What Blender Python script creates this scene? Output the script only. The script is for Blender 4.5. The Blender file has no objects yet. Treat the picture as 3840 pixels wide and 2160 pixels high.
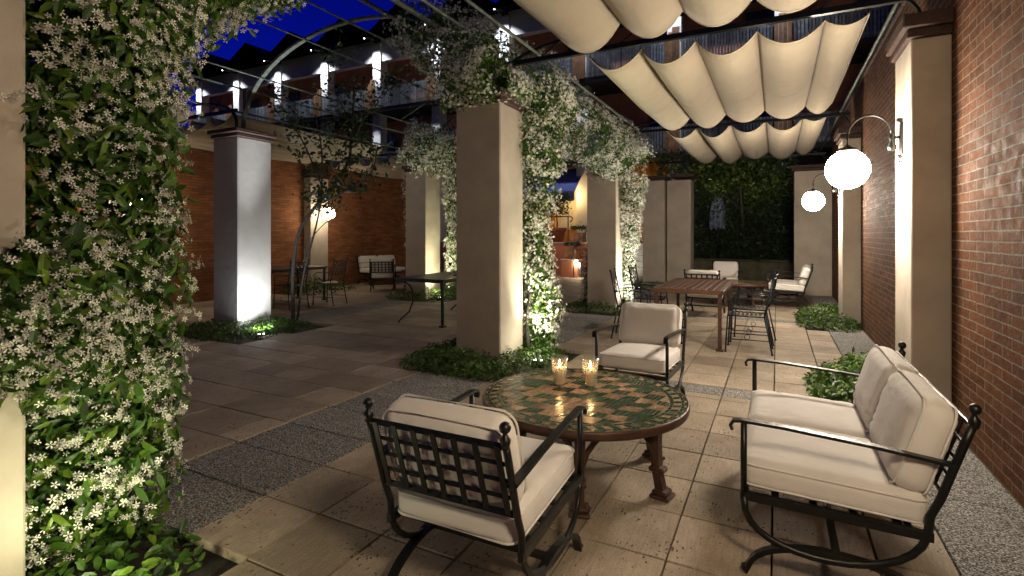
import bpy, math, random
import numpy as np
from mathutils import Vector, Matrix, Euler
R = math.radians
random.seed(7); rng = np.random.default_rng(11)
sc = bpy.context.scene
col = sc.collection
# ------------------------------------------------------------------ helpers
def tag(o, label=None, cat=None, group=None, kind=None):
    if label: o['label'] = label
    if cat: o['category'] = cat
    if group: o['group'] = group
    if kind: o['kind'] = kind
    return o
def thing(name, label, cat, loc=(0, 0, 0), rz=0, group=None):
    o = bpy.data.objects.new(name, None); col.objects.link(o)
    o.empty_display_size = .1
    o.location = loc; o.rotation_euler = (0, 0, rz)
    return tag(o, label, cat, group)
def copy_tree(o, parent=None):
    c = o.copy(); col.objects.link(c)
    if parent: c.parent = parent
    for ch in o.children: copy_tree(ch, c)
    return c
def again(o, loc, rz, label):
    c = copy_tree(o); c.location = loc; c.rotation_euler = (0, 0, rz); c['label'] = label
    return c

class MB:
    def __init__(s): s.v = []; s.f = []; s.sm = []; s.mi = []; s.tone = []
    def add(s, vs, fs, smooth=False, mi=0, tone=None):
        b = len(s.v); s.v.extend([tuple(p) for p in vs])
        t = random.random() if tone is None else tone
        for f in fs:
            s.f.append([b + i for i in f]); s.sm.append(smooth); s.mi.append(mi); s.tone.append(t)
        return s
    def box(s, x0, x1, y0, y1, z0, z1, mi=0, bev=0.0, mat=None, tone=None):
        if bev <= 0:
            vs = [(x, y, z) for z in (z0, z1) for y in (y0, y1) for x in (x0, x1)]
            fs = [(0, 2, 3, 1), (4, 5, 7, 6), (0, 1, 5, 4), (2, 6, 7, 3), (0, 4, 6, 2), (1, 3, 7, 5)]
        else:
            b = bev; vs = []; idx = {}
            for ix, X in ((0, x0), (1, x1)):
                for iy, Y in ((0, y0), (1, y1)):
                    for iz, Z in ((0, z0), (1, z1)):
                        sx = b if ix == 0 else -b; sy = b if iy == 0 else -b; sz = b if iz == 0 else -b
                        for a, p in (('x', (X, Y + sy, Z + sz)), ('y', (X + sx, Y, Z + sz)), ('z', (X + sx, Y + sy, Z))):
                            idx[(ix, iy, iz, a)] = len(vs); vs.append(p)
            g = lambda ix, iy, iz, a: idx[(ix, iy, iz, a)]
            fs = []
            for i in (0, 1):
                q = [g(i, 0, 0, 'x'), g(i, 1, 0, 'x'), g(i, 1, 1, 'x'), g(i, 0, 1, 'x')]; fs.append(q if i else q[::-1])
                q = [g(0, i, 0, 'y'), g(0, i, 1, 'y'), g(1, i, 1, 'y'), g(1, i, 0, 'y')]; fs.append(q if i else q[::-1])
                q = [g(0, 0, i, 'z'), g(1, 0, i, 'z'), g(1, 1, i, 'z'), g(0, 1, i, 'z')]; fs.append(q if i else q[::-1])
            for i in (0, 1):
                for j in (0, 1):
                    fs.append([g(i, j, 0, 'x'), g(i, j, 1, 'x'), g(i, j, 1, 'y'), g(i, j, 0, 'y')])
                    fs.append([g(i, 0, j, 'x'), g(i, 1, j, 'x'), g(i, 1, j, 'z'), g(i, 0, j, 'z')])
                    fs.append([g(0, i, j, 'y'), g(1, i, j, 'y'), g(1, i, j, 'z'), g(0, i, j, 'z')])
            for ix in (0, 1):
                for iy in (0, 1):
                    for iz in (0, 1): fs.append([g(ix, iy, iz, a) for a in 'xyz'])
        if mat is not None: vs = [tuple(mat @ Vector(p)) for p in vs]
        return s.add(vs, fs, False, mi, tone)
    def sweep(s, pts, w, h, ref=(0, 0, 1), n=8, rnd=True, closed=False, mi=0, tap=None):
        """sweep an ellipse (rnd) or rectangle along pts; w along ref-side, h across"""
        P = [Vector(p) for p in pts]; m = len(P); ref = Vector(ref)
        if rnd: prof = [(math.cos(2 * math.pi * k / n) * w / 2, math.sin(2 * math.pi * k / n) * h / 2) for k in range(n)]
        else: prof = [(-w / 2, -h / 2), (w / 2, -h / 2), (w / 2, h / 2), (-w / 2, h / 2)]; n = 4
        vs = []
        for i in range(m):
            if closed: t = P[(i + 1) % m] - P[i - 1]
            else: t = P[min(i + 1, m - 1)] - P[max(i - 1, 0)]
            t.normalize()
            sd = ref - t * ref.dot(t)
            if sd.length < 1e-4: sd = Vector((1, 0, 0)) - t * t.x
            sd.normalize(); up = t.cross(sd)
            k = tap[i] if tap else 1.0
            for a, b in prof: vs.append(P[i] + sd * (a * k) + up * (b * k))
        fs = []
        for i in range(m if closed else m - 1):
            j = (i + 1) % m
            for k in range(n):
                l = (k + 1) % n
                fs.append((i * n + k, i * n + l, j * n + l, j * n + k))
        if not closed:
            fs.append(tuple(range(n))[::-1]); fs.append(tuple((m - 1) * n + k for k in range(n)))
        return s.add(vs, fs, rnd, mi)
    def tube(s, pts, d, n=8, closed=False, mi=0, tap=None):
        P = [Vector(p) for p in pts]; t = (P[-1] - P[0]) if not closed else Vector((0, 0, 1))
        ref = (0, 0, 1) if abs(t.normalized().z if t.length else 0) < .9 else (1, 0, 0)
        return s.sweep(pts, d, d, ref, n, True, closed, mi, tap)
    def lathe(s, prof, c=(0, 0, 0), n=20, mi=0, axis='z', smooth=True):
        vs = []; m = len(prof)
        for r, z in prof:
            for k in range(n):
                a = 2 * math.pi * k / n
                if axis == 'z': vs.append((c[0] + r * math.cos(a), c[1] + r * math.sin(a), c[2] + z))
                elif axis == 'x': vs.append((c[0] + z, c[1] + r * math.cos(a), c[2] + r * math.sin(a)))
        fs = [(i * n + k, i * n + (k + 1) % n, (i + 1) * n + (k + 1) % n, (i + 1) * n + k) for i in range(m - 1) for k in range(n)]
        if prof[0][0] > 1e-5: fs.append(tuple(range(n))[::-1])
        if prof[-1][0] > 1e-5: fs.append(tuple((m - 1) * n + k for k in range(n)))
        return s.add(vs, fs, smooth, mi)
    def ball(s, c, r, n=16, sz=1.0, mi=0):
        m = max(6, n // 2)
        return s.lathe([(max(1e-6, r * math.sin(math.pi * i / m)), -r * sz * math.cos(math.pi * i / m)) for i in range(m + 1)], c, n, mi)
    def build(s, name, mats, parent=None, loc=None):
        me = bpy.data.meshes.new(name); me.from_pydata(s.v, [], s.f)
        mats = mats if isinstance(mats, (list, tuple)) else [mats]
        for m in mats: me.materials.append(m)
        me.polygons.foreach_set('use_smooth', s.sm); me.polygons.foreach_set('material_index', s.mi)
        at = me.attributes.new('tone', 'FLOAT', 'FACE'); at.data.foreach_set('value', s.tone)
        me.update()
        o = bpy.data.objects.new(name, me); col.objects.link(o)
        if parent: o.parent = parent
        if loc: o.location = loc
        return o

def fast(name, V, F, tones, mat, parent=None, smooth=False):
    """big meshes from numpy: V (n,3), F list of faces"""
    me = bpy.data.meshes.new(name); me.from_pydata(V.tolist() if hasattr(V, 'tolist') else V, [], F)
    me.materials.append(mat)
    at = me.attributes.new('tone', 'FLOAT', 'FACE'); at.data.foreach_set('value', tones)
    if smooth: me.polygons.foreach_set('use_smooth', [True] * len(F))
    me.update()
    o = bpy.data.objects.new(name, me); col.objects.link(o)
    if parent: o.parent = parent
    return o

# ------------------------------------------------------------------ materials
def new_mat(name):
    m = bpy.data.materials.new(name); m.use_nodes = True
    nt = m.node_tree; nt.nodes.clear()
    out = nt.nodes.new('ShaderNodeOutputMaterial')
    return m, nt, out
def N(nt, t, **kw):
    n = nt.nodes.new(t)
    for k, v in kw.items():
        if k.startswith('i_'): n.inputs[k[2:].replace('_', ' ')].default_value = v
        else: setattr(n, k, v)
    return n
def mixc(nt, f, a, b, mode='MIX'):
    n = nt.nodes.new('ShaderNodeMix'); n.data_type = 'RGBA'; n.blend_type = mode
    for i, x in ((0, f), (6, a), (7, b)):
        if isinstance(x, (int, float)): n.inputs[i].default_value = x
        elif isinstance(x, tuple): n.inputs[i].default_value = x if len(x) == 4 else (*x, 1)
        else: nt.links.new(x, n.inputs[i])
    return n.outputs[2]
def ramp(nt, src, stops):
    n = nt.nodes.new('ShaderNodeValToRGB'); cr = n.color_ramp
    while len(cr.elements) < len(stops): cr.elements.new(.5)
    for e, (p, c) in zip(cr.elements, stops):
        e.position = p; e.color = (c, c, c, 1) if isinstance(c, (int, float)) else (*c, 1)
    nt.links.new(src, n.inputs[0]); return n.outputs[0]
def objco(nt, scale=(1, 1, 1)):
    tc = nt.nodes.new('ShaderNodeTexCoord'); mp = nt.nodes.new('ShaderNodeMapping')
    mp.inputs['Scale'].default_value = scale
    nt.links.new(tc.outputs['Object'], mp.inputs[0]); return mp.outputs[0]
def noise(nt, co, scale, detail=4, rough=.55, out=0):
    n = nt.nodes.new('ShaderNodeTexNoise'); n.inputs['Scale'].default_value = scale
    n.inputs['Detail'].default_value = detail; n.inputs['Roughness'].default_value = rough
    nt.links.new(co, n.inputs['Vector']); return n.outputs[out]
def bump(nt, h, strength=.4, dist=.01, prev=None):
    n = nt.nodes.new('ShaderNodeBump'); n.inputs['Strength'].default_value = strength; n.inputs['Distance'].default_value = dist
    nt.links.new(h, n.inputs['Height'])
    if prev: nt.links.new(prev, n.inputs['Normal'])
    return n.outputs[0]
def M(name, base, rough=.6, metal=0.0, var=.18, vs=6, bs=0.0, bsc=60, spec=.5, scale=(1, 1, 1), dirt=0.0, tonev=0.0, trans=0.0, coat=0.0):
    m, nt, out = new_mat(name)
    p = N(nt, 'ShaderNodeBsdfPrincipled'); co = objco(nt, scale)
    nz = noise(nt, co, vs, 5)
    c = mixc(nt, ramp(nt, nz, [(.3, 0.0), (.7, 1.0)]), tuple(max(0, x * (1 - var)) for x in base), tuple(min(1, x * (1 + var)) for x in base))
    if dirt > 0:
        d = ramp(nt, noise(nt, co, vs * .35, 6, .65), [(.5, 0.0), (.75, dirt)])
        c = mixc(nt, d, c, tuple(x * .45 for x in base))
    if tonev > 0:
        at = N(nt, 'ShaderNodeAttribute', attribute_name='tone')
        t = ramp(nt, at.outputs['Fac'], [(0, 1 - tonev), (1, 1 + tonev * .5)])
        c = mixc(nt, 1.0, c, t, 'MULTIPLY')
    nt.links.new(c, p.inputs['Base Color'])
    rr = ramp(nt, noise(nt, co, vs * 2.3, 4), [(.3, max(.02, rough * .8)), (.7, min(1, rough * 1.2))])
    nt.links.new(rr, p.inputs['Roughness'])
    p.inputs['Metallic'].default_value = metal; p.inputs['Specular IOR Level'].default_value = spec
    p.inputs['Coat Weight'].default_value = coat
    if bs > 0:
        nt.links.new(bump(nt, noise(nt, co, bsc, 6, .6), bs, .01), p.inputs['Normal'])
    sh = p.outputs[0]
    if trans > 0:
        tr = N(nt, 'ShaderNodeBsdfTranslucent'); nt.links.new(c, tr.inputs[0])
        mx = N(nt, 'ShaderNodeMixShader'); mx.inputs[0].default_value = trans
        nt.links.new(sh, mx.inputs[1]); nt.links.new(tr.outputs[0], mx.inputs[2]); sh = mx.outputs[0]
    nt.links.new(sh, out.inputs[0]); return m
def EM(name, colr, strength):
    m, nt, out = new_mat(name); e = N(nt, 'ShaderNodeEmission')
    e.inputs[0].default_value = (*colr, 1); e.inputs[1].default_value = strength
    nt.links.new(e.outputs[0], out.inputs[0]); return m
def brick_mat(name, c1, c2, mortar, bl=.26, bh=.061, axis='y', gloss=.55):
    m, nt, out = new_mat(name); p = N(nt, 'ShaderNodeBsdfPrincipled')
    tc = N(nt, 'ShaderNodeTexCoord'); sp = N(nt, 'ShaderNodeSeparateXYZ'); cb = N(nt, 'ShaderNodeCombineXYZ')
    nt.links.new(tc.outputs['Object'], sp.inputs[0])
    nt.links.new(sp.outputs[1 if axis == 'y' else 0], cb.inputs[0]); nt.links.new(sp.outputs[2], cb.inputs[1])
    # wobble the courses a little so no joint is ruler straight
    wob = N(nt, 'ShaderNodeVectorMath', operation='SCALE'); wob.inputs['Scale'].default_value = .012
    nzc = noise(nt, cb.outputs[0], 9, 3, .5, 1); sub = N(nt, 'ShaderNodeVectorMath', operation='SUBTRACT'); sub.inputs[1].default_value = (.5, .5, .5)
    nt.links.new(nzc, sub.inputs[0]); nt.links.new(sub.outputs[0], wob.inputs[0])
    ad = N(nt, 'ShaderNodeVectorMath', operation='ADD'); nt.links.new(cb.outputs[0], ad.inputs[0]); nt.links.new(wob.outputs[0], ad.inputs[1])
    b = N(nt, 'ShaderNodeTexBrick'); nt.links.new(ad.outputs[0], b.inputs['Vector'])
    b.inputs['Scale'].default_value = 1; b.inputs['Brick Width'].default_value = bl; b.inputs['Row Height'].default_value = bh
    b.inputs['Mortar Size'].default_value = .0055; b.inputs['Mortar Smooth'].default_value = .35; b.inputs['Bias'].default_value = 0
    b.inputs['Color1'].default_value = (*c1, 1); b.inputs['Color2'].default_value = (*c2, 1); b.inputs['Mortar'].default_value = (*mortar, 1)
    grime = ramp(nt, noise(nt, cb.outputs[0], 60, 7, .75), [(.32, .45), (.68, 1.25)])
    big = ramp(nt, noise(nt, cb.outputs[0], 2.2, 4, .6), [(.3, .75), (.7, 1.15)])
    c = mixc(nt, 1.0, mixc(nt, 1.0, b.outputs['Color'], grime, 'MULTIPLY'), big, 'MULTIPLY')
    spots = ramp(nt, noise(nt, cb.outputs[0], 70, 3, .6), [(.6, 0.0), (.7, .6)])
    c = mixc(nt, spots, c, tuple(x * .35 for x in c1))
    nt.links.new(c, p.inputs['Base Color'])
    nt.links.new(ramp(nt, noise(nt, cb.outputs[0], 14, 3), [(.35, gloss * .62), (.65, min(1, gloss * 1.5))]), p.inputs['Roughness'])
    inv = ramp(nt, b.outputs['Fac'], [(0, 1.0), (1, 0.0)])
    n1 = bump(nt, inv, .9, .012); n2 = bump(nt, noise(nt, cb.outputs[0], 38, 7, .7), .9, .016, n1)
    p.inputs['Specular IOR Level'].default_value = .14
    nt.links.new(n2, p.inputs['Normal']); nt.links.new(p.outputs[0], out.inputs[0]); return m
def leaf_mat(name, dark, mid, lite, rough=.38, trans=.3):
    m, nt, out = new_mat(name); p = N(nt, 'ShaderNodeBsdfPrincipled')
    at = N(nt, 'ShaderNodeAttribute', attribute_name='tone')
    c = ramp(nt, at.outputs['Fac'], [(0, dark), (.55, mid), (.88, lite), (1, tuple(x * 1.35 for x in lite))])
    nt.links.new(c, p.inputs['Base Color']); p.inputs['Roughness'].default_value = rough
    tr = N(nt, 'ShaderNodeBsdfTranslucent'); nt.links.new(c, tr.inputs[0])
    mx = N(nt, 'ShaderNodeMixShader'); mx.inputs[0].default_value = trans
    nt.links.new(p.outputs[0], mx.inputs[1]); nt.links.new(tr.outputs[0], mx.inputs[2]); nt.links.new(mx.outputs[0], out.inputs[0]); return m
def slab_mat(name):
    m, nt, out = new_mat(name); p = N(nt, 'ShaderNodeBsdfPrincipled'); co = objco(nt)
    st = objco(nt, (14, 1.3, 1))
    at = N(nt, 'ShaderNodeAttribute', attribute_name='tone')
    base = mixc(nt, ramp(nt, noise(nt, co, 2.6, 6, .62), [(.28, 0.0), (.72, 1.0)]), (.33, .262, .195), (.50, .41, .315))
    base = mixc(nt, 1.0, base, ramp(nt, at.outputs['Fac'], [(0, .74), (1, 1.14)]), 'MULTIPLY')
    streak = ramp(nt, noise(nt, st, 6, 5, .6), [(.3, .72), (.7, 1.1)])
    base = mixc(nt, .8, base, streak, 'MULTIPLY')
    v = N(nt, 'ShaderNodeTexVoronoi'); v.inputs['Scale'].default_value = 29
    wn = N(nt, 'ShaderNodeVectorMath', operation='ADD'); nt.links.new(objco(nt, (1.6, .8, 1)), wn.inputs[0])
    nv = N(nt, 'ShaderNodeVectorMath', operation='SCALE'); nv.inputs['Scale'].default_value = .05; nt.links.new(noise(nt, co, 20, 3, .6, 1), nv.inputs[0])
    nt.links.new(nv.outputs[0], wn.inputs[1]); nt.links.new(wn.outputs[0], v.inputs['Vector'])
    thr = ramp(nt, noise(nt, co, 3.3, 3), [(.36, 0.0), (.66, .27)])
    lt = N(nt, 'ShaderNodeMath', operation='LESS_THAN'); nt.links.new(v.outputs['Distance'], lt.inputs[0]); nt.links.new(thr, lt.inputs[1])
    fine = ramp(nt, noise(nt, co, 120, 4, .65), [(.3, .68), (.7, 1.16)])
    base = mixc(nt, 1.0, base, fine, 'MULTIPLY')
    moss = ramp(nt, noise(nt, co, 1.1, 7, .72), [(.5, 0.0), (.75, .6)])
    base = mixc(nt, moss, base, (.11, .095, .05))
    c = mixc(nt, lt.outputs[0], base, (.07, .055, .04))
    nt.links.new(c, p.inputs['Base Color']); p.inputs['Roughness'].default_value = .72; p.inputs['Specular IOR Level'].default_value = .35
    n1 = bump(nt, noise(nt, st, 9, 5, .6), .25, .006); n2 = bump(nt, noise(nt, co, 130, 4, .6), .3, .004, n1)
    inv = N(nt, 'ShaderNodeMath', operation='SUBTRACT'); inv.inputs[0].default_value = 1; nt.links.new(lt.outputs[0], inv.inputs[1])
    n3 = bump(nt, inv.outputs[0], .6, .006, n2)
    nt.links.new(n3, p.inputs['Normal']); nt.links.new(p.outputs[0], out.inputs[0]); return m
def gravel_mat(name):
    m, nt, out = new_mat(name); p = N(nt, 'ShaderNodeBsdfPrincipled'); co = objco(nt)
    v = N(nt, 'ShaderNodeTexVoronoi'); v.inputs['Scale'].default_value = 125; nt.links.new(co, v.inputs['Vector'])
    sep = N(nt, 'ShaderNodeSeparateColor'); nt.links.new(v.outputs['Color'], sep.inputs[0])
    c = ramp(nt, sep.outputs[0], [(0, (.14, .135, .13)), (.4, (.36, .35, .335)), (.75, (.54, .52, .49)), (1, (.75, .72, .68))])
    gap = ramp(nt, v.outputs['Distance'], [(.35, 1.0), (.75, .12)])
    c = mixc(nt, 1.0, c, gap, 'MULTIPLY')
    at = N(nt, 'ShaderNodeAttribute', attribute_name='tone')
    c = mixc(nt, 1.0, c, ramp(nt, at.outputs['Fac'], [(0, .85), (1, 1.1)]), 'MULTIPLY')
    c = mixc(nt, ramp(nt, noise(nt, co, 1.6, 5, .65), [(.5, 0.0), (.8, .45)]), c, (.10, .09, .07))
    nt.links.new(c, p.inputs['Base Color']); p.inputs['Roughness'].default_value = .8
    inv = ramp(nt, v.outputs['Distance'], [(0, 1.0), (.8, 0.0)])
    nt.links.new(bump(nt, inv, .9, .008), p.inputs['Normal']); nt.links.new(p.outputs[0], out.inputs[0]); return m
def fabric_mat(name, base, trans=.0, weave=500, wr=.3, wsc=(1, 1, 1), wns=7):
    m, nt, out = new_mat(name); p = N(nt, 'ShaderNodeBsdfPrincipled'); co = objco(nt)
    c = mixc(nt, ramp(nt, noise(nt, co, 3.2, 5, .6), [(.3, 0.0), (.7, 1.0)]), tuple(x * .9 for x in base), base)
    stain = ramp(nt, noise(nt, co, 1.5, 6, .7), [(.56, 0.0), (.8, .3)])
    c = mixc(nt, stain, c, tuple(x * y for x, y in zip(base, (.72, .66, .55))))
    nt.links.new(c, p.inputs['Base Color']); p.inputs['Roughness'].default_value = .85; p.inputs['Specular IOR Level'].default_value = .2
    p.inputs['Sheen Weight'].default_value = .15
    n1 = bump(nt, noise(nt, objco(nt, wsc), wns, 4, .55), wr, .03); n2 = bump(nt, noise(nt, co, weave, 2, .5), .15, .002, n1)
    nt.links.new(n2, p.inputs['Normal']); sh = p.outputs[0]
    if trans:
        tr = N(nt, 'ShaderNodeBsdfTranslucent'); nt.links.new(c, tr.inputs[0]); nt.links.new(n2, tr.inputs[1])
        mx = N(nt, 'ShaderNodeMixShader'); mx.inputs[0].default_value = trans
        nt.links.new(sh, mx.inputs[1]); nt.links.new(tr.outputs[0], mx.inputs[2]); sh = mx.outputs[0]
    nt.links.new(sh, out.inputs[0]); return m
def glass_mat(name, tint=(1, 1, 1)):
    m, nt, out = new_mat(name)
    t = N(nt, 'ShaderNodeBsdfTransparent'); t.inputs[0].default_value = (*tint, 1)
    g = N(nt, 'ShaderNodeBsdfGlossy'); g.inputs['Roughness'].default_value = .14
    lw = N(nt, 'ShaderNodeLayerWeight'); lw.inputs[0].default_value = .5
    mx = N(nt, 'ShaderNodeMixShader'); f = ramp(nt, lw.outputs['Facing'], [(0, .07), (.55, .16), (.85, .5), (1, .95)])
    nt.links.new(f, mx.inputs[0]); nt.links.new(t.outputs[0], mx.inputs[1]); nt.links.new(g.outputs[0], mx.inputs[2])
    df = N(nt, 'ShaderNodeBsdfTranslucent'); df.inputs[0].default_value = (.9, .88, .82, 1)
    m2 = N(nt, 'ShaderNodeMixShader'); m2.inputs[0].default_value = .07
    nt.links.new(mx.outputs[0], m2.inputs[1]); nt.links.new(df.outputs[0], m2.inputs[2])
    nt.links.new(m2.outputs[0], out.inputs[0]); return m

GLOBE_L = 215.0
m_plaster = M('pillar_plaster', (.46, .40, .325), .8, var=.14, vs=2.6, bs=.55, bsc=10, dirt=.35)
m_plaster_rough = M('rough_lime_plaster', (.50, .48, .45), .85, var=.06, vs=3, bs=.45, bsc=11)
m_cap = M('terracotta_cap', (.05, .026, .019), .75, var=.35, vs=14, bs=.8, bsc=40, dirt=.4)
m_brick = brick_mat('red_brick', (.175, .068, .030), (.105, .041, .020), (.23, .21, .165), bl=.285, bh=.067, gloss=.95)
m_brick_l = brick_mat('orange_brick', (.44, .18, .075), (.27, .11, .05), (.15, .11, .08), gloss=.85)
m_slab = slab_mat('travertine_slab'); m_gravel = gravel_mat('washed_gravel_slab')
m_soil = M('dark_soil', (.018, .015, .011), .95, var=.4, vs=30, bs=.6, bsc=80)
m_iron = M('wrought_iron', (.009, .0095, .009), .36, .3, var=.3, vs=20, bs=.12, bsc=120)
m_iron_g = M('weathered_green_iron', (.10, .115, .095), .5, .2, var=.5, vs=14, bs=.3, bsc=60, dirt=.4)
m_iron_b = M('blue_black_iron', (.014, .018, .024), .4, .4, var=.3, vs=20, bs=.1, bsc=100)
m_brown = M('brown_painted_iron', (.075, .036, .024), .42, .2, var=.35, vs=16, bs=.15, bsc=80)
m_cushion = fabric_mat('ivory_cushion_canvas', (.76, .72, .68), 0, 420, .22, (1, 1, 1.6), 6)
m_canvas = fabric_mat('cream_canvas', (.52, .445, .33), .2, 300, .28, (1.6, .5, 1), 9)
m_wood = M('dark_wood_planks', (.10, .042, .02), .5, var=.45, vs=5, bs=.25, bsc=20, scale=(12, 1, 12), tonev=.35)
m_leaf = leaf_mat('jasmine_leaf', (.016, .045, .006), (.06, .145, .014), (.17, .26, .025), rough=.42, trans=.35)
m_bedleaf = leaf_mat('ground_ivy_leaf', (.012, .035, .005), (.05, .12, .010), (.13, .21, .02), rough=.45)
m_ivy = leaf_mat('ivy_leaf', (.012, .03, .006), (.05, .09, .012), (.15, .19, .03))
m_treeleaf = leaf_mat('rose_leaf', (.012, .028, .008), (.03, .06, .012), (.08, .13, .025))
m_petal = M('jasmine_petal', (.87, .85, .76), .6, var=.10, vs=40, tonev=.45, trans=.25)
m_bark = M('bark', (.05, .042, .033), .85, var=.4, vs=18, bs=.8, bsc=40)
m_globe = EM('lit_opal_globe', (1.0, .87, .70), GLOBE_L)
m_globe_r = EM('lit_opal_globe_warm', (1.0, .80, .54), 108)
m_globe_l = EM('lit_opal_globe_dim', (1.0, .82, .58), 36)
m_lens_w = EM('lit_lamp_lens', (1, .98, .92), 30)
m_lens_g = EM('lit_lamp_lens_warm', (1, .97, .78), 30)
m_flame = EM('candle_flame', (1, .62, .22), 60)
m_wax = M('candle_wax', (.85, .72, .48), .5, var=.05, trans=.45)
m_glass = glass_mat('clear_glass')
m_white = M('white_plaster', (.62, .62, .64), .8, var=.08, vs=2, bs=.2, bsc=20)
m_salmon = M('salmon_render', (.62, .27, .18), .85, var=.12, vs=2, bs=.2, bsc=25)
m_terr = M('terracotta_render', (.50, .20, .12), .85, var=.12, vs=2, bs=.2, bsc=25)
m_slat = M('grey_timber_slats', (.24, .27, .30), .7, var=.4, vs=8, bs=.2, bsc=30, tonev=.5)
m_slatw = M('warm_timber_boards', (.36, .19, .09), .7, var=.3, vs=8, bs=.2, bsc=30, tonev=.3)
m_roof = M('black_roof', (.012, .012, .014), .8, var=.3, vs=4)
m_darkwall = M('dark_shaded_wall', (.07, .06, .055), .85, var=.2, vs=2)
m_frame = M('window_frame_paint', (.30, .17, .09), .6, var=.2)
m_pane = M('window_pane', (.02, .05, .16), .08, var=.2, vs=1.2, spec=.9)
m_blueaw = M('blue_awning_cloth', (.10, .14, .42), .8, var=.12, vs=4)
m_pot = M('terracotta_pot', (.30, .09, .045), .75, var=.2, vs=8, bs=.3)
m_stone = M('pale_step_stone', (.52, .48, .42), .8, var=.2, vs=6, bs=.3)
m_glow = EM('lit_interior', (1, .52, .12), 1.6)
m_curt = M('white_curtain', (.7, .66, .55), .9, var=.08)
m_yellow = M('ochre_timber', (.55, .27, .05), .6, var=.2)
m_rail = M('grey_handrail', (.12, .14, .17), .4, .5)
m_parasol = M('white_blue_cloth', (.15, .18, .28), .8, var=.4, vs=7, bs=.4, bsc=8)
m_citrus = leaf_mat('citrus_leaf', (.012, .03, .008), (.03, .07, .014), (.09, .14, .03))
m_orange = M('orange_fruit', (.7, .28, .02), .5)
m_fallen = M('fallen_petals', (.42, .17, .04), .8, tonev=.6)

# ------------------------------------------------------------------ layout numbers
YR = [0.70, 5.34, 10.0, 14.65]           # pillar row centres
XC, XL, XW, XWL = -3.01, -7.46, 1.17, -11.1
HP = .29
# ------------------------------------------------------------------ ground + paving
b = MB(); b.box(-60, 60, -30, 90, -.6, -.05); tag(b.build('ground', m_soil), kind='structure')
beds = [(-3.75, -2.22, -.2, 1.42), (-3.75, -2.27, 4.42, 6.02), (-3.75, -2.45, 9.15, 10.7), (-3.7, -1.8, 13.7, 15.2),
        (-8.05, -6.42, 4.45, 5.95), (-8.0, -6.40, 9.1, 10.75), (.33, 1.2, 5.0, 6.35), (.33, 1.2, 9.15, 10.75), (-11.1, -10.3, 8.75, 10.3)]
def in_bed(x, y): return any(a < x < c and d < y < e for a, c, d, e in beds)
pv = MB(); pg = MB()
P = .42
def slab(mb, x0, x1, y0, y1, mi):
    g = .0034 + random.random() * .002
    z = random.uniform(-.002, .002)
    mb.box(x0 + g, x1 - g, y0 + g, y1 - g, -.045, z, bev=.0035)
def rows(x0, x1, stag):
    j = -8
    while True:
        y0 = 1.95 + P * j; j += 1
        if y0 > 18.2: break
        y1 = y0 + P
        strip = (4.80 < (y0 + y1) / 2 < 5.22) or (9.45 < (y0 + y1) / 2 < 9.87)
        x = x0
        if stag: x = x0 - random.choice((0, .21, .42, .63))
        while x < x1 - .02:
            w = random.choice((.42, .63, .84)) if stag else P
            a, c = max(x, x0), min(x + w, x1); x += w
            if c - a < .03: continue
            if in_bed((a + c) / 2, (y0 + y1) / 2): continue
            if strip and not stag:
                slab(pg, a, c, y0 + .13, y1, 0); slab(pv, a, c, y0, y0 + .13, 0)
            else: slab(pv, a, c, y0, y1, 0)
rows(-.03 - P * 6 + .01, .70, False)        # right bay
rows(-6.95, -3.36, True)                    # middle bay
rows(-11.1, -7.79, True)                    # left bay
def grav(x0, x1, step=.84, cols=1):
    y = 1.95 - P * 8
    while y < 18:
        for k in range(cols):
            a = x0 + (x1 - x0) * k / cols; c = x0 + (x1 - x0) * (k + 1) / cols
            if not in_bed((a + c) / 2, y + step / 2): slab(pg, a, c, y, y + step, 0)
        y += step
grav(-3.36, -2.54, .42); grav(-7.79, -6.95, .42); grav(.70, 1.17, .84)
b = pv.build('paving', m_slab); tag(b, kind='structure')
b = pg.build('gravel_path', m_gravel); tag(b, kind='structure')
# fallen petals
fp = MB()
for i in range(420):
    if random.random() < .7: x, y = random.gauss(-2.7, .5), random.uniform(1.2, 3.2)
    else: x, y = random.uniform(-1.5, .6), random.uniform(1.3, 6)
    a = random.random() * 6.28; s = random.uniform(.004, .011)
    if in_bed(x, y): continue
    pts = [(x + s * k * math.cos(a + q), y + s * k * math.sin(a + q), .004 + .004 * random.random()) for q, k in ((0, 1.4), (1.5, .6), (3.1, 1.3), (4.7, .7))]
    fp.add(pts, [(0, 1, 2, 3)])
tag(fp.build('fallen_petals', m_fallen), 'scattered orange brown fallen petals on the paving', 'petals', kind='stuff')

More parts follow.
